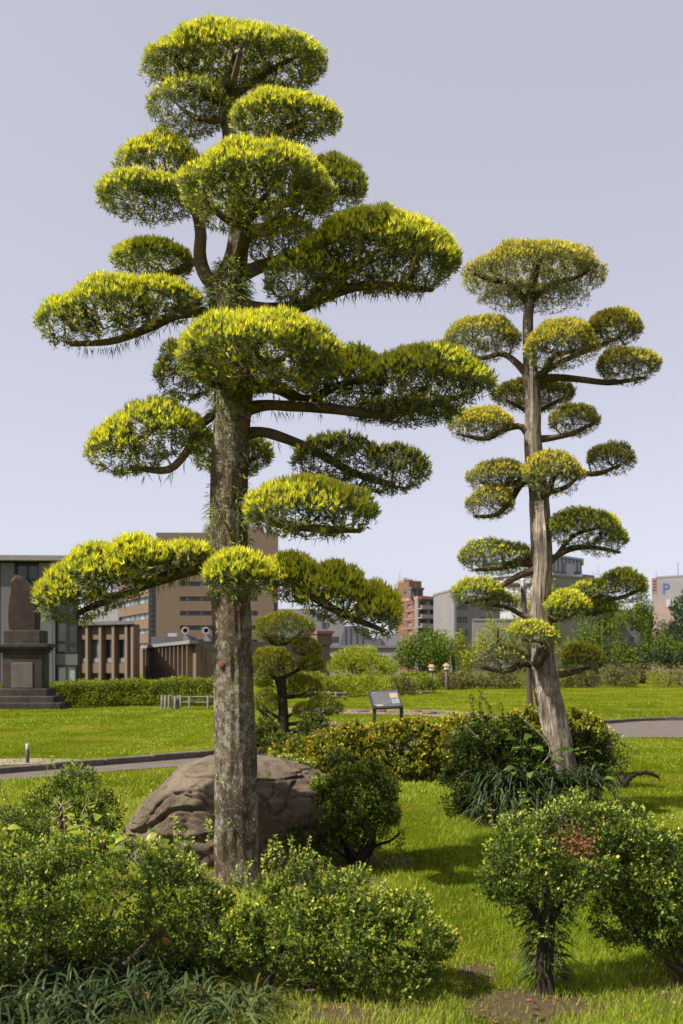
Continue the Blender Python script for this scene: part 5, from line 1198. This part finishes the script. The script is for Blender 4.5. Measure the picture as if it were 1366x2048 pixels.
M['glassd'] = mat_plain('dark_glass', (0.035, 0.038, 0.042), .15, .25, .6, 0, .5)
M['glassg'] = mat_plain('grey_glass', (0.12, 0.125, 0.13), .15, .25, .6, 0, .5)
M['blind'] = mat_plain('window_blind', (0.30, 0.33, 0.30), .7, .1, 1, 0, .2)
M['concA'] = mat_plain('grey_concrete', (0.125, 0.12, 0.123), .85, .1, .8, .1, .2, stain=(.13, .125, .125))
M['roofdark'] = mat_plain('dark_cladding', (0.028, 0.027, 0.029), .6, .15, 2, .1, .3)
M['roofedge'] = mat_plain('roof_edge', (0.22, 0.205, 0.195), .7, .1, 2, .1, .2)
M['tan'] = mat_plain('tan_tile', (0.15, 0.105, 0.074), .8, .08, 1.2, .1, .2)
M['tand'] = mat_plain('tan_tile_dark', (0.14, 0.10, 0.072), .8, .1, 1.2, .1, .2)
M['pier'] = mat_plain('tan_pier', (0.19, 0.14, 0.105), .8, .08, 1.2, .1, .2)
M['white'] = mat_plain('off_white_render', (0.36, 0.35, 0.365), .8, .06, .6, .05, .2)
M['greyb'] = mat_plain('grey_render', (0.21, 0.195, 0.195), .85, .08, .5, .05, .2, stain=(.175, .165, .165))
M['greyd'] = mat_plain('dark_grey_roofing', (0.115, 0.112, 0.118), .8, .15, .5, .05, .2)
M['brick'] = mat_plain('orange_brick', (0.165, 0.088, 0.058), .85, .14, .9, .1, .2)
M['brickl'] = mat_plain('pale_string_course', (0.36, 0.20, 0.13), .85, .1, .9, .1, .2)
M['balc'] = mat_plain('balcony_parapet', (0.34, 0.32, 0.31), .8, .08, .9, .05, .2)
M['teal'] = mat_plain('teal_glazing', (0.20, 0.245, 0.245), .25, .12, .2, 0, .5)
M['blue'] = mat_plain('blue_letter', (0.055, 0.10, 0.24), .6, .05, 1, 0, .3)
M['pinkw'] = mat_plain('pinkish_wall', (0.26, 0.19, 0.165), .85, .1, .4, .05, .2)
M['redstripe'] = mat_plain('faded_red_cladding', (0.25, 0.115, 0.095), .8, .15, .6, .05, .2)

def building(nm, label, fc, cat='building'):
    c = (fc.A + fc.B) / 2; return thing(nm, (c[0], c[1], 0.2), label, cat)
def window(T, fc, x0, x1, y0, y1, pane='glassd', rec=.3, frame='roofdark', fw=.08, mull=0, split=0, by_u=False):
    u0, u1 = (fc.u(x0), fc.u(x1)); z0, z1 = fc.z((x0 + x1) / 2, y1), fc.z((x0 + x1) / 2, y0)
    f = mk('window', *join([fc.box(u0, u0 + fw, z0, z1, -rec, -rec + .1), fc.box(u1 - fw, u1, z0, z1, -rec, -rec + .1), fc.box(u0 + fw, u1 - fw, z1 - fw, z1, -rec, -rec + .1), fc.box(u0 + fw, u1 - fw, z0, z0 + fw, -rec, -rec + .1)] +
           [fc.box(u0 + (u1 - u0) * (k + 1) / (mull + 1) - fw / 2, u0 + (u1 - u0) * (k + 1) / (mull + 1) + fw / 2, z0 + fw, z1 - fw, -rec, -rec + .095) for k in range(mull)]), M[frame], T)
    e = (u1 - u0 - 2 * fw) / (mull + 1)
    for k in range(mull + 1):
        a = u0 + fw + e * k; mk('pane', *fc.box(a, a + e, z0 + fw, z1 - fw, -rec - .03, -rec + .04), M[pane if isinstance(pane, str) else pane[k % len(pane)]], f)
    if split:
        zs = z0 + (z1 - z0) * split; mk('glazing_bar', *fc.box(u0 + fw, u1 - fw, zs - fw * .6, zs + fw * .6, -rec + .042, -rec + .10), M[frame], f)
    return (u0, u1, z0, z1)
def win_row(T, fc, specs, **kw): return [window(T, fc, *s_, **kw) for s_ in specs]
def core(T, fc, u0, u1, z0, z1, back, mat, nm='core', front=-.45):
    return mk(nm, *fc.rbox(u0, u1, z0, z1, front, back), mat, T)
ZB = -.2

# 1 dark modern block at the left
f1 = Face(-120, 62, 156, 62.5); T = building('modern_building', 'dark grey three-storey block with concrete piers and black window frames', f1)
zt = f1.z(60, 1122)
core(T, f1, f1.u(-120), f1.u(155), ZB, zt, 12, M['roofdark'], front=-.35)
mk('roof_slab', *f1.rbox(f1.u(-125), f1.u(160), zt, f1.z(60, 1112), .5, 12.2), M['roofedge'], T)
for (a, b) in ((2, 29), (78, 105), (-75, -40)): mk('concrete_pier', *f1.pbox(a, b, 1126, 1385, -.34, .05), M['concA'], T)
mk('concrete_pier', *f1.pbox(100, 110, 1240, 1385, -.34, .03), M['concA'], T)
for (x0, x1, y0, y1, m_, sp, pn) in ((30, 77, 1128, 1160, 1, 0, 'glassd'), (30, 77, 1163, 1250, 1, .2, ('glassg', 'glassd')), (111, 153, 1135, 1230, 1, .3, 'glassd'), (111, 153, 1242, 1306, 1, .33, ('glassg', 'glassd')), (112, 152, 1331, 1376, 1, 0, 'blind'), (-38, 0, 1160, 1300, 1, .3, 'glassd')):
    window(T, f1, x0, x1, y0, y1, pn, rec=.28, fw=.11, mull=m_, split=sp)
mk('spandrel', *f1.pbox(110.5, 153.5, 1307.5, 1330, -.34, -.2), M['concA'], T)

# 2 tan two-storey block with piers
f2 = Face(153, 84, 275, 81); T = building('tan_office', 'tan two-storey block with vertical piers and grey windows behind the hedge', f2)
zt = f2.z(215, 1250); H = []
xs = [157, 177, 204, 230, 256]
for i in range(4):
    for (y0, y1) in ((1279, 1316), (1346, 1385)): H.append(window(T, f2, xs[i] + 4, xs[i+1] - 3, y0, y1, 'glassg' if i < 2 else 'glassd', rec=.3, frame='greyd', fw=.07))
    mk('sill_panel', *f2.pbox(xs[i] + 4.5, xs[i+1] - 3.5, 1316.5, 1325, -.28, -.1), M['greyb'], T)
Hh = [(a, b, c if c < 1 else f2.z(215, 1326), d) for a, b, c, d in H]
wall('wall', f2, f2.u(155), f2.u(272), ZB, zt, .5, Hh, M['tan'], T)
core(T, f2, f2.u(155), f2.u(272), ZB, zt, 14, M['tand'], front=-.5)
mk('roof_edge', *f2.rbox(f2.u(150), f2.u(276), zt, f2.z(215, 1243), .5, 14.2), M['greyd'], T)
for x in (157, 178.5, 205, 231, 257, 269): mk('pier', *f2.pbox(x - 2.4, x + 2.4, 1251, 1390, .002, .35), M['pier'], T)

# 3 low hall with fins
f3 = Face(293, 100, 392, 78); f3b = Face(392, 78, 660, 83); T = building('low_hall', 'low tan hall with narrow vertical fins and slit windows', f3)
zt = f3.z(392, 1288); H = []
for i in range(11):
    x = 300 + i * 8.4; a, b = f3.u(x - 1.3), f3.u(x + 1.3); z0, z1 = f3.z(x, 1352 - i * 2.2), f3.z(x, 1333 - i * 1.6); H.append((a, b, min(z0, z1), max(z0, z1)))
    mk('slit_window', *f3.box(a, b, H[-1][2], H[-1][3], -.3, -.2), M['glassd'], T)
wall('wall', f3, 0, f3.L, ZB, zt, .4, H, M['tan'], T)
for i in range(13): u = f3.L * (i + .3) / 13; mk('fin', *f3.box(u - .12, u + .12, ZB, zt - .05, .002, .5), M['pier'], T)
wall('wall', f3b, 0, f3b.L, ZB, zt, .4, [(f3b.u(585), f3b.u(593), f3b.z(589, 1350), f3b.z(589, 1344)), (f3b.u(630), f3b.u(640), f3b.z(635, 1352), f3b.z(635, 1345))], M['tan'], T)
for (a, b) in ((585, 593), (630, 640)): mk('slit_window', *f3b.pbox(a, b, 1344, 1352, -.35, -.25), M['glassd'], T)
for x in (404, 412, 530, 560, 610): mk('panel_joint', *f3b.pbox(x - .4, x + .4, zt and 1290, 1380, .002, .06), M['tand'], T)
V, Q = prism([np.array([*f3.A, zt]), np.array([*f3.B, zt]), np.array([*f3b.B, zt]), np.array([f3b.B[0] - 2, 112, zt])], np.array([0, 0, .25])); mk('roof', V, Q, M['greyd'], T)
core(T, f3b, .6, f3b.L - .3, ZB, zt - .02, 14, M['tand'], front=-.42)
mk('roof_edge', *f3.box(-.2, f3.L + .2, zt + .02, zt + .3, .6, -.2), M['roofedge'], T)
mk('parapet', *f3b.pbox(632, 662, 1262, 1290, -3, .25), M['tand'], T); mk('parapet_cap', *f3b.pbox(630, 664, 1262, 1268, -3.2, .45), M['redstripe'], T)
# rooftop plant
fr_ = Face(300, 104, 430, 104)
mk('plant_screen', *fr_.pbox(302, 384, 1273, 1312, -3, 0), M['greyd'], T)
for x in (374, 415):
    c = fr_.A + fr_.U * fr_.u(x); z = fr_.z(x, 1262); r = 6 * 104 / F
    a = np.arange(16) * 2 * math.pi / 16; V = np.concatenate([np.stack([c[0] + k * r * np.cos(a), np.full(16, c[1] - 1.2 + d), z + k * r * np.sin(a)], 1) for k, d in ((1, 1.0), (1.15, 0), (.85, 0), (.8, .5))])
    Q = np.array([[j * 16 + i, j * 16 + (i + 1) % 16, (j + 1) * 16 + (i + 1) % 16, (j + 1) * 16 + i] for j in range(3) for i in range(16)]); mk('vent_pipe', V, Q, M['white'], T, smooth=True)
    mk('vent_throat', np.concatenate([V[48:], [[c[0], c[1] - .65, z]]]), np.array([[i, (i + 1) % 16, 16] for i in range(16)]), M['roofdark'], T)
    mk('vent_box', *fr_.pbox(x - 7, x + 8, 1270, 1290, -1, .1), M['greyb'], T)
mk('skylight', *fr_.pbox(334, 352, 1266, 1274, -2, -.5), M['white'], T)

# 4 big tan office tower
f4 = Face(312, 150, 556, 150); f4l = Face(236, 168, 297, 152); T = building('office_building', 'large tan office block with long strip windows behind the tall tree', f4)
zt = f4.z(430, 1069); bands = ((1163, 1172), (1193, 1202), (1222, 1231), (1251, 1260), (1279, 1287), (1308, 1316))
H = []
for (y0, y1) in bands: H.append(window(T, f4, 360, 426, y0, y1, ('glassd', 'glassg', 'glassd'), rec=.4, frame='roofdark', fw=.08, mull=6))
for (y0, y1) in bands: H.append(window(T, f4, 500, 515, y0, y1, ('glassg', 'glassd'), rec=.4, frame='roofdark', fw=.08, mull=1))
H.append(window(T, f4, 548, 554, 1205, 1223, 'glassd', rec=.4))
wall('wall', f4, f4.u(312), f4.u(556), ZB, zt, .6, H, M['tan'], T)
core(T, f4, f4.u(312) + .1, f4.u(556) - .1, ZB, zt - .05, 24, M['tan'], front=-.62)
mk('roof', *f4.rbox(f4.u(312), f4.u(556), zt, zt + .3, 0, 24), M['tand'], T)
pe = mk('penthouse', *f4.pbox(412, 520, 1049, 1070, -10, -2), M['tan'], T); mk('vent', *f4.pbox(504, 507, 1056, 1059, -2.1, -1.9), M['roofdark'], pe)
mk('glass_shaft', *f4.pbox(297, 312, 1080, 1390, -14, -.4), M['glassd'], T)
for i in range(26): y = 1120 + i * 10; mk('glazing_bar', *f4.pbox(297, 312, y, y + 1, -.39, -.3), M['roofdark'], T)
mk('glazing_bar', *f4.pbox(304, 305, 1080, 1390, -.29, -.2), M['roofdark'], T)
zl = f4l.z(297, 1070); H = []
for (y0, y1) in ((1195, 1207), (1226, 1238), (1256, 1266), (1284, 1292)):
    H.append(window(T, f4l, 238, 296.5, y0 + 4, y1 + 4, ('glassg', 'teal', 'glassg'), rec=.4, frame='roofdark', fw=.1, mull=5))
wall('wall', f4l, 0, f4l.L, ZB, zl, .6, H, M['tan'], T)
core(T, f4l, .1, f4l.L - .1, ZB, zl - .05, 20, M['tan'], front=-.62)

# 5 white block between
f5 = Face(180, 200, 246, 200); T = building('white_building', 'plain pale block between the tan buildings', f5)
zt = f5.z(213, 1188); wall('wall', f5, f5.u(180), f5.u(246), ZB, zt, .5, [], M['white'], T); core(T, f5, f5.u(180) + .05, f5.u(246) - .05, ZB, zt - .02, 15, M['white']); mk('roof', *f5.rbox(f5.u(180), f5.u(246), zt, zt + .3, .05, 15), M['greyb'], T)

# 6 grey building with sloped glass roof, middle distance
f6 = Face(556, 128, 800, 124); T = building('grey_building', 'low grey building with sloping roof light behind the round tree', f6)
zt = f6.z(680, 1296)
H = win_row(T, f6, [(x, x + 10, 1312, 1326) for x in (655, 672, 690, 708, 726, 744, 762)], pane='glassd', rec=.35)
wall('wall', f6, f6.u(556), f6.u(800), ZB, zt, .5, H, M['greyb'], T); core(T, f6, f6.u(556) + .1, f6.u(800) - .1, ZB, zt - .02, 16, M['greyb'], front=-.55)
mk('parapet', *f6.rbox(f6.u(556), f6.u(800), zt, f6.z(680, 1291), .3, 16.2), M['greyd'], T)
fr6 = Face(556, 134, 800, 134)
mk('upper_storey', *fr6.pbox(556, 690, 1218, 1293, -12, 0), M['greyb'], T)
up6 = bpy.data.objects['upper_storey']
for (x, y) in ((570, 1250), (595, 1250), (648, 1250), (665, 1278), (673, 1278)): mk('window', *fr6.pbox(x - 4, x + 4, y - 5, y + 6, -.1, .06), M['glassd'], up6)
A = [np.array([*(fr6.A + fr6.U * fr6.u(x)), fr6.z(x, y)]) for x, y in ((678, 1293), (760, 1293), (725, 1252), (690, 1252))]
mk('roof_light', *prism([a - [0, .6, 0] for a in A], np.array([0, 9.0, 0])), M['greyd'], T)
for x in (690, 700, 712, 724): mk('glazing_bar', *fr6.pbox(x - .5, x + .5, 1254, 1292, .6, .7), M['glassg'], T)
mk('plant_room', *fr6.pbox(735, 762, 1278, 1293, -6, 2), M['greyd'], T); mk('plant_room', *fr6.pbox(762, 800, 1268, 1293, -6, 1.5), M['greyb'], T)

# 7 orange brick apartment block
f7 = Face(790, 214, 836, 200); f7b = Face(836, 200, 889, 206); T = building('brick_apartments', 'orange brick apartment block with pale balconies and stair tower', f7)
zt = f7b.z(836, 1198)
H = [window(T, f7, 815, 823, y - 4, y + 4, 'glassg', rec=.3, frame='balc', fw=.12) for y in (1212, 1229, 1247, 1264)]
wall('wall', f7, 0, f7.L, ZB, zt, .5, H, M['brick'], T); core(T, f7, .1, f7.L - .1, ZB, zt - .02, 10, M['brick'], front=-.55)
for y in (1221, 1238, 1256): mk('string_course', *f7.pbox(804, 835.8, y, y + 1.6, .002, .12), M['brickl'], T)
H = []
for y0, y1 in ((1203, 1212), (1221, 1230), (1239, 1248), (1257, 1266)):
    for (a, b) in ((838, 849), (853, 861), (862, 873), (877, 887)): H.append(window(T, f7b, a, b, y0, y1, 'glassd', rec=.5, frame='balc', fw=.1))
wall('wall', f7b, 0, f7b.L, ZB, zt, .9, H, M['greyb'], T); core(T, f7b, .1, f7b.L - .1, ZB, zt - .02, 10, M['greyb'], front=-.95)
for y in (1212, 1230, 1248, 1266):
    bc = mk('balcony', *f7b.pbox(835.5, 888.5, y, y + 8, .9, 1.1), M['balc'], T); mk('balcony_slab', *f7b.pbox(835.5, 888.5, y + 6.5, y + 8, .01, .899), M['balc'], bc)
    for x in (852, 875): mk('divider', *f7b.pbox(x - .7, x + .7, y - 9, y, .05, .9), M['balc'], bc)
mk('roof', *f7b.rbox(-.3, f7b.L + .5, zt, zt + .6, 1.3, 10), M['brickl'], T); mk('roof_band', *f7.box(0, f7.L, zt + .002, zt + .6, .1, -3), M['brickl'], T)
tw = mk('stair_tower', *f7.pbox(788, 817, 1165, 1208, -3, -.1), M['brick'], T); mk('tower_cap', *f7.pbox(790, 804, 1160, 1165, -2.6, -.5), M['brickl'], tw)
mk('tower_window', *f7.pbox(790.5, 796, 1167, 1178, -.1, .02), M['teal'], tw); mk('tower_window', *f7.pbox(806, 812, 1180, 1186, -.1, .02), M['glassd'], tw)
ap = f7.A + f7.U * f7.u(800)
mk('antenna', *segs([[ap[0], ap[1] + 1, f7.z(800, 1162)]], [[ap[0], ap[1] + 1, f7.z(800, 1143)]], [.06], [.04], 6), M['greyd'], tw)
ap = f7.A + f7.U * f7.u(811); z_ = f7.z(811, 1165)
mk('antenna', *segs([[ap[0], ap[1], z_], [ap[0] - .7, ap[1], z_ + .9], [ap[0] - .5, ap[1], z_ + .5]], [[ap[0], ap[1], z_ + 1.2], [ap[0] + .7, ap[1], z_ + 1.0], [ap[0] + .5, ap[1], z_ + .6]], [.06] * 3, [.05] * 3, 5), M['greyd'], tw)
wt = mk('roof_frame', *join([f7b.pbox(838.5, 842, 1178, 1198, -3, -2.4), f7b.pbox(848, 854, 1178, 1198, -3.2, -2.2), f7b.pbox(859, 863, 1178, 1198, -3, -2.4), f7b.pbox(838, 863.5, 1173.5, 1178, -3.3, -2.1)]), M['greyd'], T)
ap = f7b.A + f7b.U * f7b.u(850) - f7b.N * 2.6; mk('antenna', *segs([[ap[0], ap[1], f7b.z(850, 1174)]], [[ap[0], ap[1], f7b.z(850, 1153)]], [.05], [.03], 5), M['greyd'], wt)

# 8 grey concrete block
f8 = Face(867, 190, 908, 176); f8b = Face(908, 176, 1000, 182); T = building('concrete_building', 'plain grey concrete block with a few square windows', f8)
zt = f8.z(895, 1184)
wall('wall', f8, 0, f8.L, ZB, zt, .5, [], M['greyb'], T); core(T, f8, .1, f8.L - .1, ZB, zt - .02, 8, M['greyb'], front=-.55)
H = []
for y in (1214, 1240, 1266):
    for x in (913, 925, 960, 975): H.append(window(T, f8b, x, x + 10, y - 6, y + 6, ('glassd', 'glassg'), rec=.3, mull=1, frame='greyd'))
zt2 = f8b.z(950, 1196); wall('wall', f8b, 0, f8b.L, ZB, zt2, .5, H, M['greyb'], T); core(T, f8b, .1, f8b.L - .1, ZB, zt2 - .02, 9, M['greyb'], front=-.55)
mk('roof', *f8.rbox(-.2, f8.L + .2, zt, zt + .4, .1, 8), M['roofedge'], T); mk('roof', *f8b.rbox(-.2, f8b.L, zt2, zt2 + .4, .1, 9), M['roofedge'], T)
f8c = Face(945, 150, 1062, 150); T = building('low_annex', 'low pale annex wall behind the airy yellow-green tree', f8c)
zt = f8c.z(1000, 1241); wall('wall', f8c, f8c.u(945), f8c.u(1062), ZB, zt, .5, [], M['greyb'], T); core(T, f8c, f8c.u(945) + .1, f8c.u(1062) - .1, ZB, zt - .02, 8, M['greyb']); mk('roof', *f8c.rbox(f8c.u(945), f8c.u(1062), zt, zt + .3, .1, 8), M['roofedge'], T)

# 9 hall with glass upper storey
f9 = Face(965, 240, 1102, 222); f9b = Face(1102, 222, 1166, 232); T = building('glass_topped_building', 'pale building with glazed teal upper storey behind the slim tree', f9)
zr = f9b.z(1102, 1112)
for fc, x0, x1 in ((f9, 966, 1101), (f9b, 1103, 1165)):
    zm = fc.z((x0 + x1) / 2, 1150 if fc is f9b else 1148)
    wall('wall', fc, 0, fc.L, ZB, zm, .6, [], M['white'], T); core(T, fc, .1, fc.L - .1, ZB, zm - .02, 12, M['white'], front=-.65)
    gl = mk('glazed_storey', *fc.rbox(.3, fc.L - .3, zm, zr, -.4, 12), M['teal'], T)
    for k in range(9): u = .3 + (fc.L - .6) * k / 8; mk('glazing_bar', *fc.box(u - .08, u + .08, zm, zr, -.39, -.2), M['greyb'], gl)
    mk('roof', *fc.rbox(0, fc.L, zr, zr + .5, .2, 12), M['teal'], T)
    mk('ledge', *fc.box(-.2, fc.L + .2, zm - .4, zm + .01, .01, .7), M['white'], T)
for (a, b, c, d) in ((1108, 1130, 1143, 1149), (1146, 1165, 1143, 1149)): mk('window', *f9b.pbox(a, b, c, d, -.39, -.15), M['greyd'], T)
mk('pier', *f9b.pbox(1131, 1146, 1128, 1152, -.39, .3), M['white'], T)
f9c = Face(1100, 205, 1200, 215); T = building('flat_roofed_building', 'flat-roofed grey building right of the glass-topped building', f9c)
zt = f9c.z(1150, 1156)
H = win_row(T, f9c, [(x, x + 8, y, y + 8) for y in (1180, 1200, 1220) for x in (1110, 1125, 1140, 1155, 1170, 1185)], pane='glassg', rec=.3, frame='greyd')
wall('wall', f9c, 0, f9c.L, ZB, zt, .5, H, M['greyb'], T); core(T, f9c, .1, f9c.L - .1, ZB, zt - .02, 9, M['greyb'], front=-.55); mk('roof', *f9c.rbox(-.1, f9c.L + .1, zt, zt + .4, .2, 9), M['roofedge'], T)
mk('plant_room', *f9c.pbox(1172, 1196, 1149, 1154, -6, -1), M['greyd'], T)

# 10 parking building
f10 = Face(1314, 230, 1420, 222); T = building('parking_building', 'grey parking building with a blue letter P on its wall', f10)
zt = f10.z(1366, 1153)
wall('wall', f10, 0, f10.L, ZB, zt, .5, [], M['greyb'], T); core(T, f10, .1, f10.L - .1, ZB, zt - .02, 14, M['greyb'], front=-.55); mk('roof', *f10.rbox(-.2, f10.L, zt, zt + .4, .1, 14), M['roofedge'], T)
mk('stair_tower', *f10.pbox(1303, 1313.8, 1156, 1187, -5, -.2), M['redstripe'], T); mk('stair_tower_base', *f10.pbox(1303, 1313.8, 1187.2, 1380, -5, -.25), M['greyb'], T)
for y in (1160, 1166, 1172, 1178): mk('louvre', *f10.pbox(1304.5, 1312, y, y + 2, -.2, -.05), M['greyd'], T)
mk('lower_wall', *f10.pbox(1308, 1350, 1199, 1380, .01, .4), M['pinkw'], T); mk('white_awning', *f10.pbox(1337, 1352, 1200, 1213, .41, 1.2), M['white'], T)
# the letter P: stem and bowl in relief
u0, u1 = f10.u(1326), f10.u(1340); z0, z1 = f10.z(1333, 1187), f10.z(1333, 1166); w_ = (u1 - u0) * .24; n_ = 14
parts = [f10.box(u0, u0 + w_, z0, z1, .002, .12)]
zc = z1 - (z1 - z0) * .3; rz = (z1 - z0) * .3; uc = u0 + (u1 - u0) * .42; ru = u1 - uc
pa = [(u0 + w_, zc + rz), *[(uc + ru * math.cos(t_), zc + rz * math.sin(t_)) for t_ in np.linspace(math.pi / 2, -math.pi / 2, n_)], (u0 + w_, zc - rz)]
pi_ = [(u0 + w_, zc + rz - w_), *[(uc + (ru - w_) * math.cos(t_), zc + (rz - w_) * math.sin(t_)) for t_ in np.linspace(math.pi / 2, -math.pi / 2, n_)], (u0 + w_, zc - rz + w_)]
def P3(u, z, n): q = f10.A + f10.U * u + f10.N * n; return [q[0], q[1], z]
V = np.array([P3(*p, .12) for p in pa] + [P3(*p, .12) for p in pi_] + [P3(*p, .002) for p in pa] + [P3(*p, .002) for p in pi_]); k = len(pa)
Q = [[i, i + 1, k + i + 1, k + i] for i in range(k - 1)] + [[i, i + 1, 2 * k + i + 1, 2 * k + i] for i in range(k - 1)] + [[k + i, k + i + 1, 3 * k + i + 1, 3 * k + i] for i in range(k - 1)]
parts.append((V, np.array(Q))); mk('letter_p', *join(parts), M['blue'], T)
for (x, y0, y1, r_) in ((1347, 1153, 1122, .09), (1303, 1156, 1140, .05), (1341, 1153, 1148, .06)):
    ap = f10.A + f10.U * f10.u(x) - f10.N * 3; mk('antenna', *segs([[ap[0], ap[1], f10.z(x, y0)]], [[ap[0], ap[1], f10.z(x, y1)]], [r_], [r_ * .7], 6), M['greyd'], T)
f11 = Face(1190, 236, 1312, 240); T = building('distant_block', 'distant plain grey block seen through the trees by the parking building', f11)
zt = f11.z(1250, 1222); H = win_row(T, f11, [(x, x + 9, y, y + 8) for y in (1234, 1254, 1274) for x in (1200, 1220, 1240, 1260, 1280)], pane='glassg', rec=.3, frame='greyd')
wall('wall', f11, 0, f11.L, ZB, zt, .5, H, M['greyb'], T); core(T, f11, .1, f11.L - .1, ZB, zt - .02, 9, M['greyb'], front=-.55); mk('roof', *f11.rbox(-.1, f11.L + .1, zt, zt + .4, .2, 9), M['roofedge'], T)
# bare trees on the skyline
Tn = thing('bare_tree', ((1205 - CX) * 190 / F, 190, .2), 'bare grey tree on the skyline beside the flat-roofed building', 'tree')
bp_ = at(1205, 1165, 190); mk('trunk', *segs([[bp_[0], 190, 0]], [bp_], [.25], [.12], 6), M['twig'], Tn)
tg = bp_ + rng.normal(0, 1, (110, 3)) * [1.3, 1.0, .9] + [0, 0, 1.2]; tag(mk('limbs', *twigs([bp_, bp_ + [0, 0, .3]], tg, .025, .1, .5), M['twig'], Tn), kind='stuff')

# ------------------------------------------------------------------ grass and litter
def grass(name, n, ymin, ymax, h, wd, clump, seed, xm=1.12, hv=.35, tn0=.45):
    Y = ymin * (ymax / ymin) ** rng.uniform(0, 1, n) if ymax / ymin > 1.2 else rng.uniform(ymin, ymax, n)
    X = rng.uniform(-1, 1, n) * (CX / F) * Y * xm
    P = np.stack([X, Y, gz(X, Y)], 1)
    # keep off the path and thin over worn soil
    fy = np.interp(X, far[:, 0], far[:, 1]); ny = np.interp(X, near[:, 0], near[:, 1]); k = ~((Y > ny - .03) & (Y < fy + .2))
    wear = np.zeros(n)
    for (x, y, rx, ry) in ((1.05, 4.45, 0.6, 0.3), (1.05, 5.2, .16, .2), (0.70, 4.95, .13, .22), (2.6, 8.5, 0.5, 0.6), (-0.55, 7.2, 1.1, 0.55), (0.15, 7.7, .5, .35), (-1.2, 4.6, 2.0, 1.1), (0.0, 4.4, .6, .5), (1.9, 4.7, .7, .5)):
        wear = np.maximum(wear, 1.15 - np.hypot((X - x) / rx, (Y - y) / ry))
    dn = snoise(P, 3.1, seed) * .5 + snoise(P, 9.0, seed + 2) * .5
    k &= rng.uniform(0, 1, n) > np.clip(wear * .95 - .25 * dn, 0, .9)
    k &= rng.uniform(0, 1, n) < .55 + .45 * dn + .15
    P = P[k]; dn = dn[k]; m = len(P); sc = h * (1 + hv * rng.normal(0, 1, m)) * (1 + .45 * dn); sc = np.clip(sc, h * .3, h * 2.4)
    th = rng.uniform(0, 2 * math.pi, m); sd = np.stack([np.cos(th), np.sin(th), 0 * th], 1); w2 = wd * rng.uniform(.6, 1.3, m)[:, None] / 2
    ln = rng.normal(0, .45, (m, 3)) * [1, 1, 0] + [0, 0, 1]
    V = np.stack([P - sd * w2, P + sd * w2, P + ln * sc[:, None]], 1).reshape(-1, 3)
    tone = np.clip(tn0 + .22 * snoise(P, .7, seed + 4) + .14 * snoise(P, 1.7, seed) + .22 * dn + rng.normal(0, .18, m) + (rng.uniform(0, 1, m) < .05) * .4, 0, 1)
    o = mk(name, V, np.arange(m * 3).reshape(-1, 3), M['grass'], None, {'tone': np.repeat(tone, 3), 'rnd': np.repeat(rng.uniform(0, 1, m), 3)})
    return o
o = grass('grass', 350000, 4.0, 11.5, .033, .0048, 0, 1.0); tag(o, 'short mown grass blades between the bushes and trees', 'grass', kind='stuff')
o = grass('far_grass', 130000, 11.0, 27, .034, .012, 0, 3.0, tn0=.36); tag(o, 'fine grass blades of the lawn farther back', 'grass', kind='stuff')
o = grass('distant_grass', 80000, 25, 62, .04, .035, 0, 5.0, tn0=.18); tag(o, 'fine grass texture of the lawn beyond the path', 'grass', kind='stuff')
n = 1300; X = rng.uniform(-1.3, 1.75, n); Yv = rng.uniform(4.2, 8.4, n); P = np.stack([X, Yv, gz(X, Yv) + .008], 1); k = (snoise(P, 2.0, 8.0) > 0) | (Yv < 5.2); P = P[k]
pk = leaves(P, rng.normal(0, 1, P.shape) * [1, 1, .12], rng.uniform(.02, .05, len(P)), .014, rng.uniform(0, 1, len(P)), 0)
tag(leafobj('leaf_litter', [pk], M['deadleaf'], None), 'dry brown leaf litter scattered on soil and grass', 'leaf litter', kind='stuff')
